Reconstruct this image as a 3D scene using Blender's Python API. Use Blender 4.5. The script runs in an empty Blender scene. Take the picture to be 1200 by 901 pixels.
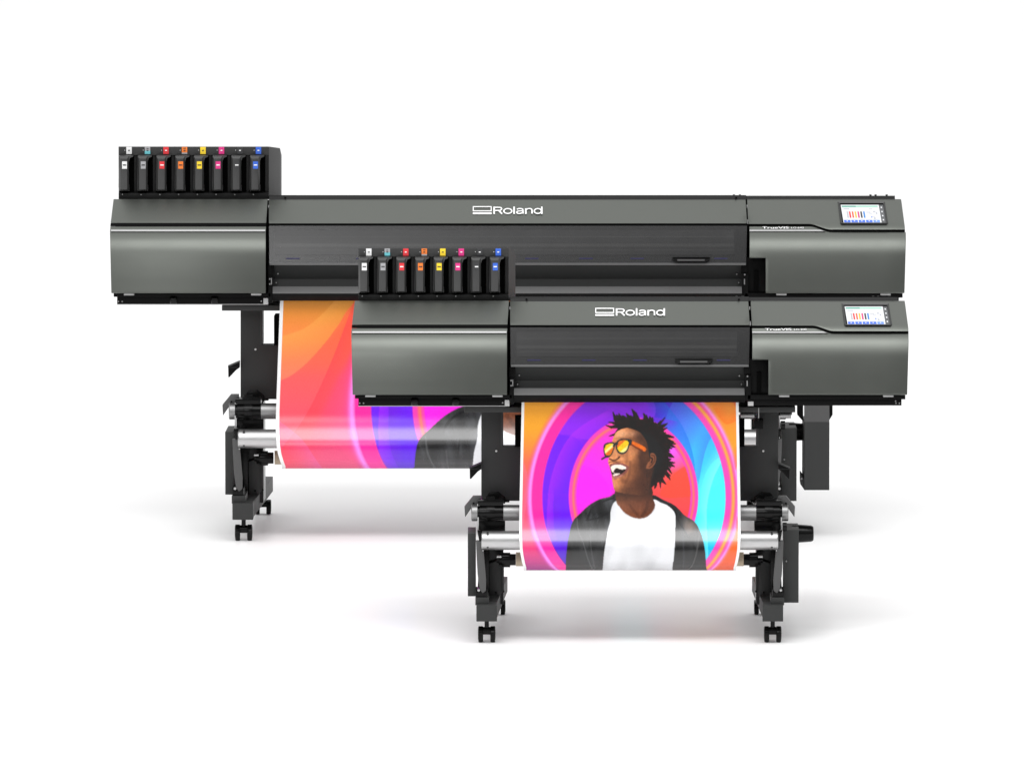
import bpy, bmesh, math, random
import numpy as np
from mathutils import Vector

random.seed(7)
rng = np.random.default_rng(7)
scene = bpy.context.scene
COL = scene.collection

# ------------------------------------------------------------------ camera
F_PX = 15118.0            # focal length in photograph pixels (long studio lens)
PITCH = math.radians(7.63)
CAM_Y = -45.0
CAM_Z = 45.0 * math.tan(PITCH + math.atan(301.5 / F_PX))
CT, ST = math.cos(PITCH), math.sin(PITCH)

def ray_point(px, py, y):
    """world point at depth y that shows at photograph pixel px,py"""
    u = (px - 600.0) / F_PX
    v = -(py - 450.5) / F_PX
    t = (y - CAM_Y) / (CT + v * ST)
    return Vector((t * u, y, CAM_Z + t * (-ST + v * CT)))

def ground_y(py):
    v = -(py - 450.5) / F_PX
    t = CAM_Z / (ST - v * CT)
    return CAM_Y + t * (CT + v * ST)

cam_d = bpy.data.cameras.new('camera')
cam = bpy.data.objects.new('camera', cam_d)
COL.objects.link(cam)
cam.location = (0, CAM_Y, CAM_Z)
cam.rotation_euler = (math.radians(90) - PITCH, 0, 0)
cam_d.sensor_width = 36.0
cam_d.lens = F_PX / 1200.0 * 36.0
cam_d.clip_start = 1.0
cam_d.clip_end = 1000.0
scene.camera = cam

# ------------------------------------------------------------------ materials
def lin(c):
    c = np.asarray(c, float) / 255.0
    return np.where(c <= 0.04045, c / 12.92, ((c + 0.055) / 1.055) ** 2.4)

def mat(name, base, rough=.5, metal=0., spec=.5, coat=0., coat_rough=.1, emit=0., bump=0., bscale=900., var=0.):
    m = bpy.data.materials.new(name)
    m.use_nodes = True
    nt = m.node_tree
    b = nt.nodes['Principled BSDF']
    b.inputs['Base Color'].default_value = (*base, 1)
    b.inputs['Roughness'].default_value = rough
    b.inputs['Metallic'].default_value = metal
    b.inputs['Specular IOR Level'].default_value = spec
    b.inputs['Coat Weight'].default_value = coat
    b.inputs['Coat Roughness'].default_value = coat_rough
    if emit:
        b.inputs['Emission Color'].default_value = (*base, 1)
        b.inputs['Emission Strength'].default_value = emit
    tc = nt.nodes.new('ShaderNodeTexCoord')
    if bump:
        n = nt.nodes.new('ShaderNodeTexNoise'); n.inputs['Scale'].default_value = bscale
        n.inputs['Detail'].default_value = 2
        nt.links.new(tc.outputs['Object'], n.inputs['Vector'])
        bp = nt.nodes.new('ShaderNodeBump'); bp.inputs['Strength'].default_value = bump
        bp.inputs['Distance'].default_value = .0008
        nt.links.new(n.outputs['Fac'], bp.inputs['Height'])
        nt.links.new(bp.outputs['Normal'], b.inputs['Normal'])
    if var:
        n = nt.nodes.new('ShaderNodeTexNoise'); n.inputs['Scale'].default_value = 14
        n.inputs['Detail'].default_value = 5
        nt.links.new(tc.outputs['Object'], n.inputs['Vector'])
        mr = nt.nodes.new('ShaderNodeMapRange')
        mr.inputs['To Min'].default_value = max(0.02, rough - var); mr.inputs['To Max'].default_value = rough + var
        nt.links.new(n.outputs['Fac'], mr.inputs['Value'])
        nt.links.new(mr.outputs['Result'], b.inputs['Roughness'])
    return m

M = {}
M['panel'] = mat('painted_panel', (.118, .125, .114), .37, .80, .3, bump=.12, var=.03)
M['panel_rack'] = mat('painted_rack', (.040, .040, .040), .5, 0, .25, bump=.1)
M['steel'] = mat('dark_painted_steel', (.036, .037, .0365), .5, 0, .25, bump=.12, var=.05)
M['steel_light'] = mat('grey_painted_steel', (.085, .085, .085), .45, .1, .3, bump=.08, var=.04)
M['black'] = mat('black_plastic', (.0032, .0032, .0032), .42, 0, .09, var=.06)
M['deep'] = mat('matt_black_inside', (.002, .002, .002), .8, 0, .03)
M['gloss'] = mat('glossy_black_plastic', (.004, .004, .004), .22, 0, .18, var=.04)
M['cart'] = mat('cartridge_plastic', (.040, .040, .040), .3, 0, .5, bump=.05, var=.04)
M['alu'] = mat('brushed_aluminium', (.52, .52, .52), .40, 1., .5, var=.05)
M['alu_dull'] = mat('dull_aluminium', (.30, .30, .30), .45, 1., .5, var=.05)
M['clip'] = mat('clip_metal', (.42, .42, .42), .4, .3, .5)
M['highlight'] = mat('painted_highlight', (.40, .40, .40), .35, .1, .5)  # pale colour standing in for the highlight on the hood edge
M['rail_grey'] = mat('carriage_rail_metal', (.85, .85, .85), .5)
M['frame_grey'] = mat('rack_frame_plastic', (.009, .009, .009), .45, 0, .2)
M['film'] = mat('window_tint_film', (.009, .009, .0095), .26, 0, .85, var=.03)
M['film_light'] = mat('window_film_line', (.024, .024, .024), .26, 0, .85, var=.03)
M['rail'] = mat('dark_top_rail', (.012, .012, .012), .5, 0, .2, var=.05)
M['white'] = mat('white_lettering', (.95, .95, .95), .5)
M['card'] = mat('cardboard_core', (.46, .38, .28), .8, bump=.2, bscale=200)
M['rubber'] = mat('rubber', (.005, .005, .005), .5, 0, .2)
M['apron'] = mat('apron_metal', (.12, .12, .12), .42, .2, .4, var=.03)
M['chip_dark'] = mat('label_print', (.03, .03, .03), .6)
M['blue_mark'] = mat('blue_marks', (.008, .006, .060), .5)
TAG = {'white': (235, 235, 235), 'grey': (165, 165, 168), 'cyan': (110, 200, 210), 'red': (225, 50, 58), 'orange': (240, 125, 40),
       'yellow': (250, 215, 45), 'magenta': (225, 50, 135), 'dark': (52, 52, 54), 'blue': (55, 105, 215)}
for k, c in TAG.items():
    M['tag_' + k] = mat('tag_' + k, tuple(lin(c)), .5)
SC = {'s_white': (238, 240, 243), 's_green': (60, 165, 140), 's_pale': (150, 215, 190), 's_red': (228, 28, 40), 's_orange': (240, 90, 20),
      's_yellow': (232, 190, 30), 's_magenta': (215, 25, 120), 's_black': (15, 15, 18), 's_blue': (30, 130, 215),
      's_button': (45, 105, 225), 's_button_pale': (105, 150, 240), 's_grey': (190, 192, 200), 's_side': (85, 87, 90)}
for k, c in SC.items():
    M[k] = mat('screen_' + k[2:], tuple(lin(c) * .35), .3, emit=1.9)

def window_material():
    m = bpy.data.materials.new('smoked_acrylic'); m.use_nodes = True
    nt = m.node_tree; nt.nodes.clear()
    out = nt.nodes.new('ShaderNodeOutputMaterial')
    tr = nt.nodes.new('ShaderNodeBsdfTransparent'); tr.inputs['Color'].default_value = (.86, .86, .87, 1)
    gl = nt.nodes.new('ShaderNodeBsdfPrincipled')
    gl.inputs['Base Color'].default_value = (.012, .012, .0125, 1)
    gl.inputs['Roughness'].default_value = .24
    gl.inputs['Specular IOR Level'].default_value = .95
    mix = nt.nodes.new('ShaderNodeMixShader'); mix.inputs['Fac'].default_value = .80
    nt.links.new(tr.outputs[0], mix.inputs[1]); nt.links.new(gl.outputs[0], mix.inputs[2])
    nt.links.new(mix.outputs[0], out.inputs['Surface'])
    return m
M['window'] = window_material()

def print_material():
    m = bpy.data.materials.new('glossy_vinyl_print'); m.use_nodes = True
    nt = m.node_tree; b = nt.nodes['Principled BSDF']
    at = nt.nodes.new('ShaderNodeVertexColor'); at.layer_name = 'ink'
    nt.links.new(at.outputs['Color'], b.inputs['Base Color'])
    b.inputs['Roughness'].default_value = .30
    b.inputs['Specular IOR Level'].default_value = .04
    b.inputs['Coat Weight'].default_value = 1.0
    b.inputs['Coat IOR'].default_value = 1.74
    b.inputs['Coat Roughness'].default_value = .23
    return m
M['print'] = print_material()

# ------------------------------------------------------------------ printer frame: each printer is measured in the small printer's picture units
class Frame:
    def __init__(s, foot_py, dL, dR, splayL, splayR):
        s.y0 = ground_y(foot_py)
        s.dy = foot_py - 752.0
        a = ray_point(600, foot_py, s.y0); a1 = ray_point(601, foot_py, s.y0)
        s.px = (a1 - a).x                       # metres per pixel at this printer
        s.k = s.px / (ray_point(601, 752, 0).x - ray_point(600, 752, 0).x)
        s.sh = {'L': dL, 'R': dR, 'C': (dL + dR) / 2.0 - (.5 if dL else 0)}
        s.splay = {'L': splayL, 'R': splayR, 'C': 0}
        s.stand = False
        s.cx = 738 + s.sh['C']
        s.root = ray_point(s.cx, foot_py, s.y0); s.root.z = 0
    def P(s, px, py, y, a='C'):
        x = px + s.sh[a] + (s.splay[a] * y if s.stand else 0)
        return ray_point(x, py + s.dy, s.y0 + s.k * y)
    def Z(s, px, z, y, a='C'):
        """point given by pixel column, depth y and real height z"""
        x = px + s.sh[a] + (s.splay[a] * y if s.stand else 0)
        yy = s.y0 + s.k * y
        p = ray_point(x, 690 + s.dy, yy)
        return Vector((p.x, yy, z))

SPLIT = {'film_line', 'blue_marking', 'side_bracket', 'takeup_motor', 'sensor_box', 'chassis_screw', 'panel_screw', 'rail_screw', 'column_bolt', 'brace_bolt', 'pivot_bolt', 'cover_bolt', 'bar_screw',
         'bracket_plate', 'guide_stub', 'body_frame', 'drain_flange', 'drain_bolt', 'flange_pin', 'arm_pivot', 'top_rail', 'carriage_rail', 'rack_frame', 'left_chassis', 'right_chassis', 'top_plate'}

class MB:
    def __init__(s, fr):
        s.f = fr; s.v = []; s.fc = []; s.mi = []; s.cur = 0; s.mats = []
    def use(s, m):
        if m not in s.mats: s.mats.append(m)
        s.cur = s.mats.index(m); return s
    def face(s, idx):
        s.fc.append(tuple(idx)); s.mi.append(s.cur)
    def add(s, p):
        s.v.append(Vector(p)); return len(s.v) - 1
    def hexa(s, p):
        """8 points: front quad (tl,tr,br,bl) then back quad"""
        i = [s.add(q) for q in p]
        for f in ((0, 1, 2, 3), (5, 4, 7, 6), (4, 5, 1, 0), (3, 2, 6, 7), (4, 0, 3, 7), (1, 5, 6, 2)):
            s.face([i[k] for k in f])
    def box(s, x0, x1, py0, py1, y0, y1, a='C', b=None, drop=0.):
        """front rectangle at depth y0, straight back to y1; drop lowers the back of the top face"""
        b = b or a; f = s.f
        pm = (py0 + py1) / 2
        X0 = f.P(x0, pm, y0, a).x; X1 = f.P(x1, pm, y0, b).x
        X0b, X1b = X0, X1
        if f.stand:
            X0b = X0 + f.splay[a] * (y1 - y0) * f.px; X1b = X1 + f.splay[b] * (y1 - y0) * f.px
        Zt = f.P(x0, py0, y0, a).z; Zb = f.P(x0, py1, y0, a).z
        Y0 = f.y0 + f.k * y0; Y1 = f.y0 + f.k * y1; Zt2 = Zt - drop * (Y1 - Y0)
        s.hexa([(X0, Y0, Zt), (X1, Y0, Zt), (X1, Y0, Zb), (X0, Y0, Zb), (X0b, Y1, Zt2), (X1b, Y1, Zt2), (X1b, Y1, Zb), (X0b, Y1, Zb)])
        return s
    def poly(s, pts, y, th, a='C'):
        """outline in picture units extruded straight back; y may be a function of py"""
        f = s.f; n = len(pts)
        yy = y if callable(y) else (lambda q: y)
        fr = [f.P(x, p, yy(p), a) for x, p in pts]
        bk = [q + Vector((0, th * f.k, 0)) for q in fr]
        i = [s.add(q) for q in fr]; j = [s.add(q) for q in bk]
        s.face(i); s.face(j[::-1])
        for k in range(n):
            s.face((i[k], j[k], j[(k + 1) % n], i[(k + 1) % n]))
        return s
    def sheet(s, grid, th, mask=None, slope=.16):
        """grid[r][c] of world points -> closed slab; mask(r,c) True keeps a cell"""
        R, C = len(grid), len(grid[0]); th = th * s.f.k
        A = [[s.add(p) for p in row] for row in grid]
        B = [[s.add(p + Vector((0, th, -slope * th))) for p in row] for row in grid]
        keep = lambda r, c: 0 <= r < R - 1 and 0 <= c < C - 1 and (mask is None or mask(r, c))
        for r in range(R - 1):
            for c in range(C - 1):
                if not keep(r, c): continue
                s.face((A[r][c], A[r][c + 1], A[r + 1][c + 1], A[r + 1][c]))
                s.face((B[r][c], B[r + 1][c], B[r + 1][c + 1], B[r][c + 1]))
                if not keep(r - 1, c): s.face((A[r][c], B[r][c], B[r][c + 1], A[r][c + 1]))
                if not keep(r + 1, c): s.face((A[r + 1][c], A[r + 1][c + 1], B[r + 1][c + 1], B[r + 1][c]))
                if not keep(r, c - 1): s.face((A[r][c], A[r + 1][c], B[r + 1][c], B[r][c]))
                if not keep(r, c + 1): s.face((A[r][c + 1], B[r][c + 1], B[r + 1][c + 1], A[r + 1][c + 1]))
        return s
    def lathe(s, rows, py, y, a='C', n=32, z=None, anchors=None):
        """round shape about a left-right axis; rows of (px, radius in px)"""
        f = s.f; rings = []
        for q, (px, r) in enumerate(rows):
            an = anchors[q] if anchors else a
            c = f.P(px, py, y, an) if z is None else f.Z(px, z, y, an)
            rr = r * f.px
            rings.append([s.add((c.x, c.y + rr * math.cos(t), c.z + rr * math.sin(t))) for t in [2 * math.pi * k / n for k in range(n)]])
        for q in range(len(rings) - 1):
            for k in range(n):
                s.face((rings[q][k], rings[q][(k + 1) % n], rings[q + 1][(k + 1) % n], rings[q + 1][k]))
        s.face(rings[0][::-1]); s.face(rings[-1])
        return s
    def knob(s, px, py, y, r, depth, a='C', n=20):
        """round shape about a front-back axis"""
        f = s.f; c = f.P(px, py, y, a); rr = r * f.px; d = depth * f.k
        prof = [(0, rr * .88), (.15, rr), (1, rr)]
        rings = []
        for t, q in prof:
            rings.append([s.add((c.x + q * math.cos(w), c.y + d * t, c.z + q * math.sin(w))) for w in [2 * math.pi * k / n for k in range(n)]])
        for q in range(2):
            for k in range(n):
                s.face((rings[q][k], rings[q + 1][k], rings[q + 1][(k + 1) % n], rings[q][(k + 1) % n]))
        s.face(rings[0]); s.face(rings[-1][::-1])
        return s
    def build(s, name, m, parent=None, bevel=0., smooth=32, label=None):
        if name in SPLIT:
            par = list(range(len(s.v)))
            def find(i):
                while par[i] != i: par[i] = par[par[i]]; i = par[i]
                return i
            for f in s.fc:
                for q in f[1:]: par[find(q)] = find(f[0])
            comp = {}
            for f, i in zip(s.fc, s.mi): comp.setdefault(find(f[0]), []).append((f, i))
            if len(comp) > 1:
                o = None
                for fs in comp.values():
                    q = MB(s.f); q.mats = list(s.mats); mp = {}
                    for f, i in fs:
                        for v in f:
                            if v not in mp: mp[v] = len(q.v); q.v.append(s.v[v])
                        q.fc.append(tuple(mp[v] for v in f)); q.mi.append(i)
                    o = q.build(name, m, parent, bevel, smooth, label)
                return o
        me = bpy.data.meshes.new(name)
        off = s.f.root if parent is not None else Vector((0, 0, 0))
        me.from_pydata([tuple(p - off) for p in s.v], [], s.fc)
        mats = [M[m]] + [M[q] for q in s.mats] if m else [M[q] for q in s.mats]
        for q in mats: me.materials.append(q)
        if not m or s.mats:
            sh = 0 if not m else 1
            for p, i in zip(me.polygons, s.mi): p.material_index = i + sh
        bm = bmesh.new(); bm.from_mesh(me)
        bmesh.ops.recalc_face_normals(bm, faces=bm.faces)
        if bevel:
            ed = [e for e in bm.edges if len(e.link_faces) == 2 and e.calc_face_angle(0) > math.radians(40)]
            bmesh.ops.bevel(bm, geom=ed, offset=bevel, segments=2, profile=.6, affect='EDGES', clamp_overlap=True)
        bm.to_mesh(me); bm.free()
        for p in me.polygons: p.use_smooth = True
        me.set_sharp_from_angle(angle=math.radians(smooth))
        o = bpy.data.objects.new(name, me); COL.objects.link(o)
        if parent is not None: attach(o, parent)
        if label: o['label'] = label
        return o

def attach(o, parent):
    o.parent = parent

def empty(name, loc, label, cat, group=None):
    o = bpy.data.objects.new(name, None); COL.objects.link(o)
    o.location = loc; o.empty_display_size = .2
    o['label'] = label; o['category'] = cat
    if group: o['group'] = group
    return o

def interp_fn(rows):
    rows = sorted(rows, key=lambda r: r[1])
    ps = [r[1] for r in rows]; ys = [r[0] for r in rows]
    return lambda p: float(np.interp(p, ps, ys))

def smooth_rows(rows, n=6):
    """Catmull-Rom through (y,py) rows"""
    P = [np.array(r, float) for r in rows]; out = []
    for i in range(len(P) - 1):
        p0 = P[i - 1] if i else 2 * P[0] - P[1]; p1, p2 = P[i], P[i + 1]
        p3 = P[i + 2] if i + 2 < len(P) else 2 * P[-1] - P[-2]
        for k in range(n):
            t = k / n
            out.append(.5 * ((2 * p1) + (-p0 + p2) * t + (2 * p0 - 5 * p1 + 4 * p2 - p3) * t * t + (-p0 + 3 * p1 - 3 * p2 + p3) * t ** 3))
    out.append(P[-1])
    return [(float(a), float(b)) for a, b in out]

COVER = [(.168, 352.5), (.155, 355), (.03, 381), (.012, 388)]     # sloping upper covers
FRONT = smooth_rows([(.010, 390.5), (-.004, 394), (-.022, 402), (-.038, 413), (-.0495, 427), (-.0590, 442), (-.0655, 454), (-.0700, 462.5)])
cover_y = interp_fn(COVER)
front_y = interp_fn(FRONT + [(.018, 388), (.026, 384)])

FONT_CACHE = {}
def text_mesh(body, bold=0.0):
    cu = bpy.data.curves.new('lettering', 'FONT'); cu.body = body; cu.size = 1
    cu.offset = bold; cu.extrude = .02; cu.resolution_u = 6
    o = bpy.data.objects.new('lettering', cu); COL.objects.link(o)
    bpy.context.view_layer.update()
    me = bpy.data.meshes.new_from_object(o.evaluated_get(bpy.context.evaluated_depsgraph_get()))
    vs = [v.co.copy() for v in me.vertices]; fs = [tuple(p.vertices) for p in me.polygons]
    bpy.data.objects.remove(o); bpy.data.curves.remove(cu); bpy.data.meshes.remove(me)
    return vs, fs

def add_text(mb, body, x0, x1, base, top, yfn, a, bold=.0, off=.002, depth=.002, ref=None):
    vs, fs = text_mesh(body, bold)
    xs = [v.x for v in vs]; ys = [v.y for v in vs]
    mx0, mx1, my0, my1 = min(xs), max(xs), min(ys), max(ys)
    n0 = len(mb.v)
    for v in vs:
        px = x0 + (v.x - mx0) / (mx1 - mx0) * (x1 - x0)
        py = base - (v.y - my0) / (my1 - my0) * (base - top)
        y = yfn(py) - off - (depth if v.z > 0 else -.001)
        mb.add(mb.f.P(px, py, y, a))
    for f in fs: mb.face([n0 + i for i in f])

# ------------------------------------------------------------------ the printer
def make_printer(fr, big):
    S = 1 if big else 0
    name = 'wide_format_printer'
    if big:
        label = 'wider dark grey large format printer standing behind, its long body running across the picture'
    else:
        label = 'narrower dark grey large format printer standing in front and overlapping the wider one'
    root = empty(name, fr.root, label, 'printer', 'large format printers')
    B = lambda: MB(fr)
    # --- inner body ---
    m = B()
    m.box(418, 598, 358, 466, .22, .56, 'L', drop=.2); m.box(418, 596, 392, 466, .04, .3, 'L', drop=.2)
    m.box(876, 1058, 358, 464, .22, .56, 'R', drop=.2); m.box(876, 1058, 396, 464, .04, .3, 'R', drop=.2)
    m.box(596.5, 877, 357, 462, .22, .56, 'L', 'R', drop=.2)
    m.box(595.2, 599.2, 353.5, 381, .175, .3, 'L', drop=.2); m.box(594.4, 598.4, 380, 465, .05, .24, 'L', drop=.2)
    m.box(876.5, 880.4, 353.5, 381, .175, .3, 'R', drop=.2); m.box(878, 882.2, 380, 465, .05, .24, 'R', drop=.2)
    m.build('body_frame', 'deep', root)
    # --- left upper cover ---
    def grid(rows, xa, xb, a, b, nc=2):
        g = []
        for y, p in rows:
            g.append([])
            for c in range(nc):
                t = c / (nc - 1)
                A_ = fr.P(xa(p), p, y, a); B_ = fr.P(xb(p), p, y, b)
                g[-1].append(A_.lerp(B_, t))
        return g
    xl = lambda p: float(np.interp(p, [352.5, 380.5, 391, 462.5], [415.8, 412.4, 411.6, 413.2]))
    xr = lambda p: float(np.interp(p, [352.5, 380.5, 391, 462.5], [596.5, 594.8, 594.2, 594.2]))
    rows = [(cover_y(p), p) for p in np.linspace(352.5, 380.5, 10)]
    m = B(); m.sheet(grid(rows, xl, xr, 'L', 'L'), .04)
    o = m.build('top_cover', 'panel', root, bevel=.0025)
    # dark hinge line + front hood
    m = B(); m.sheet(grid([(.034, 380.8), (.032, 384.3)], xl, xr, 'L', 'L'), .02); m.build('hinge_strip', 'black', root)
    rows = [(.026, 384.6), (.020, 386.4), (.0165, 387.8)]
    m = B(); m.sheet(grid(rows + [(q[0], q[1]) for q in FRONT], xl, xr, 'L', 'L'), .03)
    hood = m.build('front_hood', 'panel', root, bevel=.002, smooth=40)
    m = B(); m.sheet(grid([(.0105, 388.1), (.0060, 390.3)], lambda p: xl(p) + 1, lambda p: xr(p) - .6, 'L', 'L'), .006); m.build('highlight_strip', 'highlight', hood, bevel=.0007)  # added pale strip: highlight along the hood's upper edge put into colour
    # clips under the hoods
    for x0, an in ((428, 'L'), (577, 'L'), (913, 'R'), (1035, 'R')):
        m = B(); m.box(x0, x0 + 12, 462.9, 465.2, -.054, .0, an); m.build('hood_clip', 'clip', root, bevel=.001)
    # chassis
    m = B()
    m.box(416, 600, 462.5, 467, -.02, .5, 'L'); m.box(420, 594, 466, 475.2, -.012, .5, 'L')
    m.box(597, 602, 430, 474, -.01, .3, 'L')
    m.build('left_chassis', 'black', root, bevel=.001)
    m = B()
    m.box(876, 1061, 462.8, 468, -.02, .5, 'R'); m.box(876, 1056.5, 467, 475.2, -.012, .5, 'R')
    m.build('right_chassis', 'black', root, bevel=.001)
    for x in (486, 534.3):
        m = B(); m.lathe([(x - 4, 4.0), (x - 3, 5.0), (x + 3, 5.0), (x + 4, 4.0)], 470.5, -.016, 'L'); m.build('levelling_knob', 'gloss', root)
    m = B(); m.box(591.5, 597, 468.5, 475.6, -.016, .1, 'L'); m.box(420, 597, 475.3, 476.2, -.01, .3, 'L'); m.box(876.5, 883, 470.5, 475.6, -.016, .1, 'R')
    m.build('bracket_plate', 'clip', root, bevel=.0008)
    m = B()
    for x, p, an in ((421.5, 472.5, 'L'), (426, 472.5, 'L'), (589, 472, 'L'), (1050, 472.5, 'R'), (1054, 472.5, 'R'), (1049.5, 470, 'R')):
        m.knob(x, p, -.014, .9, .01, an)
    m.build('chassis_screw', 'alu_dull', root)
    # --- ink rack ---
    fr.y0 += .05 * fr.k
    fr.sh['L'] += 1.8 * S
    m = B(); m.box(420, 596, 291, 353, .20, .42, 'L', drop=.17); m.build('ink_rack', 'deep', root, bevel=.001)
    rack = root.children[-1] if False else bpy.data.objects[-1] if False else m
    rk = [c for c in root.children if c.name.startswith('ink_rack')][0]
    m = B(); m.box(420, 596, 291, 301, .178, .21, 'L', drop=.17); m.build('rack_header', 'panel_rack', root, bevel=.001)
    m = B()
    m.box(420, 596, 345.6, 352, .16, .21, 'L')
    for k in range(9):
        x = 438.2 + 21.93 * (k - 1) if k else 420.0
        m.box(x, x + (3.5 if k else .6), 301, 346, .185, .21, 'L')
    m.box(592.5, 596, 301, 346, .178, .21, 'L')
    m.build('rack_frame', 'frame_grey', root, bevel=.0006)
    w = 15 if big else 8
    m = B()
    f = fr
    a0 = f.P(596, 291, .178, 'L'); a1 = f.P(596, 351.5, .178, 'L')
    b0 = f.P(596 + w - 2, 292.8, .30, 'L'); b1 = f.P(596 + w - 2, 349, .30, 'L')
    c0 = f.P(596 + w, 301, .42, 'L'); c1 = f.P(596 + w, 349, .42, 'L')
    i = [m.add(q) for q in (a0, a1, b0, b1, c0, c1)]
    back = Vector((0, .0, 0))
    j = [m.add(q) for q in (f.P(595, 291.4, .22, 'L'), f.P(595, 351.5, .22, 'L'), f.P(595, 301.5, .42, 'L'), f.P(595, 349, .42, 'L'))]
    m.face((i[0], i[2], i[3], i[1])); m.face((i[2], i[4], i[5], i[3]))
    m.face((j[0], j[1], j[3], j[2])); m.face((i[0], i[1], j[1], j[0])); m.face((i[4], j[2], j[3], i[5]))
    m.face((i[0], j[0], j[2], i[4], i[2])); m.face((i[1], i[3], i[5], j[3], j[1]))
    m.build('rack_side_cover', 'panel_rack', root)
    cols = ['white', 'grey', 'red', 'orange', 'yellow', 'magenta', 'dark', 'blue']
    words = ['white', 'pale grey', 'red', 'orange', 'yellow', 'magenta', 'dark grey', 'blue']
    header = [c for c in root.children if c.name.startswith('rack_header')][0]
    for k in range(8):
        cx = 432.2 + 21.67 * k
        m = B().use('tag_' + cols[k])
        if k == 1:
            m.use('tag_grey').box(cx - 3.2, cx + 3.2, 291.5, 296, .1745, .18, 'L')
            m.use('tag_cyan').box(cx - 3.2, cx + 3.2, 296, 299.8, .1745, .18, 'L')
        elif k == 3:
            m.box(cx - 3.2, cx + 3.2, 291.5, 298, .1745, .18, 'L')
            m.use('tag_grey').box(cx - 3.2, cx + 3.2, 298, 299.8, .1745, .18, 'L')
        else:
            m.box(cx - 3.2, cx + 3.2, 291.5, 299.8, .1745, .18, 'L')
        m.use('white' if k in (2, 5, 6, 7) else 'chip_dark').box(cx - 1.1, cx + 1.1, 295.0, 296.1, .1735, .176, 'L')
        if k == 3: m.box(cx - 1.4, cx + 1.4, 292.7, 293.5, .1735, .176, 'L')
        if k == 1: m.box(cx - 1.2, cx + 1.2, 293.0, 293.8, .1735, .176, 'L')
        m.use('white').box(cx - 5.4, cx - 4.8, 295, 295.7, .1765, .18, 'L')
        m.build('colour_tag', None, header, label=words[k] + ' colour tag on the header above the cartridges')
        # cartridge: a tall slim body with a sloped shoulder and a hooked top right corner
        x0 = 419.9 + 21.93 * k; xe = x0 + 11.9
        m = B()
        shape = [(x0 + .3, 302.6), (x0 + 1.5, 301.6), (x0 + 17.0, 301.8), (x0 + 17.4, 302.8), (x0 + 13.6, 304.4), (x0 + 12.2, 308.5), (x0 + 11.7, 320),
                 (x0 + 11.6, 336), (x0 + 12.6, 338), (x0 + 12.6, 343.0), (x0 + .4, 343.4), (x0, 338)]
        core = [(x0 + 1.9, 305.6), (x0 + 2.5, 305.0), (x0 + 8.6, 305.0), (x0 + 9.4, 306.0), (x0 + 9.6, 309), (x0 + 9.4, 320),
                (x0 + 9.3, 334), (x0 + 9.6, 337), (x0 + 9.6, 340.4), (x0 + 2.4, 340.6), (x0 + 1.9, 338)]
        m.poly(shape, .150, .045, 'L')
        # raised front rib frame: front face narrower than the body gives the bevelled flanks
        fa = [fr.P(x, p, .150, 'L') for x, p in [(x0 + .4, 302.4), (x0 + 12.0, 302.2), (x0 + 12.3, 343), (x0 + .5, 343.3)]]
        fb = [fr.P(x, p, .138, 'L') for x, p in [(x0 + 2.2, 305.0), (x0 + 10.2, 305.2), (x0 + 10.2, 341.4), (x0 + 2.2, 341.6)]]
        ia = [m.add(q) for q in fa]; ib = [m.add(q) for q in fb]
        for q in range(4): m.face((ia[q], ib[q], ib[(q + 1) % 4], ia[(q + 1) % 4]))
        m.face(ib); m.face([m.add(q + Vector((0, .003, 0))) for q in fa][::-1])
        ct = m.build('ink_cartridge', 'cart', root, bevel=.0012, label='ink cartridge with a ' + words[k] + ' sticker')
        cb = 'tag_' + cols[k]
        m = B().use(cb); m.box(x0 + 4.1, x0 + 9.9, 308.4, 317.0, .1368, .142, 'L')
        m.use('white' if k in (2, 5, 6, 7) else 'chip_dark').box(x0 + 5.0, x0 + 9.0, 312.0, 313.3, .1360, .139, 'L')
        m.build('colour_sticker', None, ct, label=words[k] + ' sticker')
        m = B(); m.knob(x0 + 4.6, 347.2, .157, .8, .006, 'L'); m.build('rack_screw', 'alu_dull', rk)
    # --- middle ---
    fr.y0 -= .05 * fr.k
    fr.sh['L'] -= 1.8 * S
    m = B()
    g = grid([(.181, 347.8), (.174, 349.5), (.167, 353.2)], lambda p: 598, lambda p: 877.5, 'L', 'R')
    m.sheet(g, .40, slope=.17)
    g = grid([(.183, 348.5), (.176, 350.2), (.171, 352.7)], lambda p: 877.6, lambda p: 1052, 'R', 'R')
    m.sheet(g, .40, slope=.17)
    tr = m.build('top_rail', 'rail', root, bevel=.001)
    m = B()
    for x, an in ((617, 'L'), (866, 'R')): m.knob(x, 350.8, .166, 1.2, .01, an)
    for x, an in ((1022, 'R'), (1028, 'R'), (1041, 'R'), (862, 'R'), (869, 'R')): m.box(x, x + 2.6, 347.4, 349, .19, .20, an)
    m.build('rail_screw', 'black', tr)
    m = B(); rows = [(cover_y(p), p) for p in np.linspace(353.2, 381, 10)]
    m.sheet(grid(rows, lambda p: np.interp(p, [353, 381], [597.6, 597.9]), lambda p: np.interp(p, [353, 381], [877.0, 878.6]), 'L', 'R'), .04)
    up = m.build('upper_panel', 'panel', root, bevel=.002)
    m = B(); m.sheet(grid([(.034, 381.2), (.034, 383.6)], lambda p: 598, lambda p: 878.6, 'L', 'R'), .015); m.build('panel_seam', 'black', root)
    # logo: framed bar and lettering
    m = B(); lx = 697.6
    off = lambda q: (lambda p: cover_y(p) - q)
    c = 'C'
    for (xa, xb, pa, pb) in ((lx, lx + 22.0, 361.0, 361.9), (lx, lx + 22.0, 366.0, 366.9), (lx, lx + 1.0, 361.9, 366.0), (lx + 21.0, lx + 22.0, 361.9, 366.0), (lx, lx + 22.0, 368.3, 370.2)):
        m.poly([(xa, pa), (xb, pa), (xb, pb), (xa, pb)], off(.0035), .005, c)
    lg = m.build('maker_emblem', 'white', up)
    m = B(); 
    dep = [0]
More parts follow.
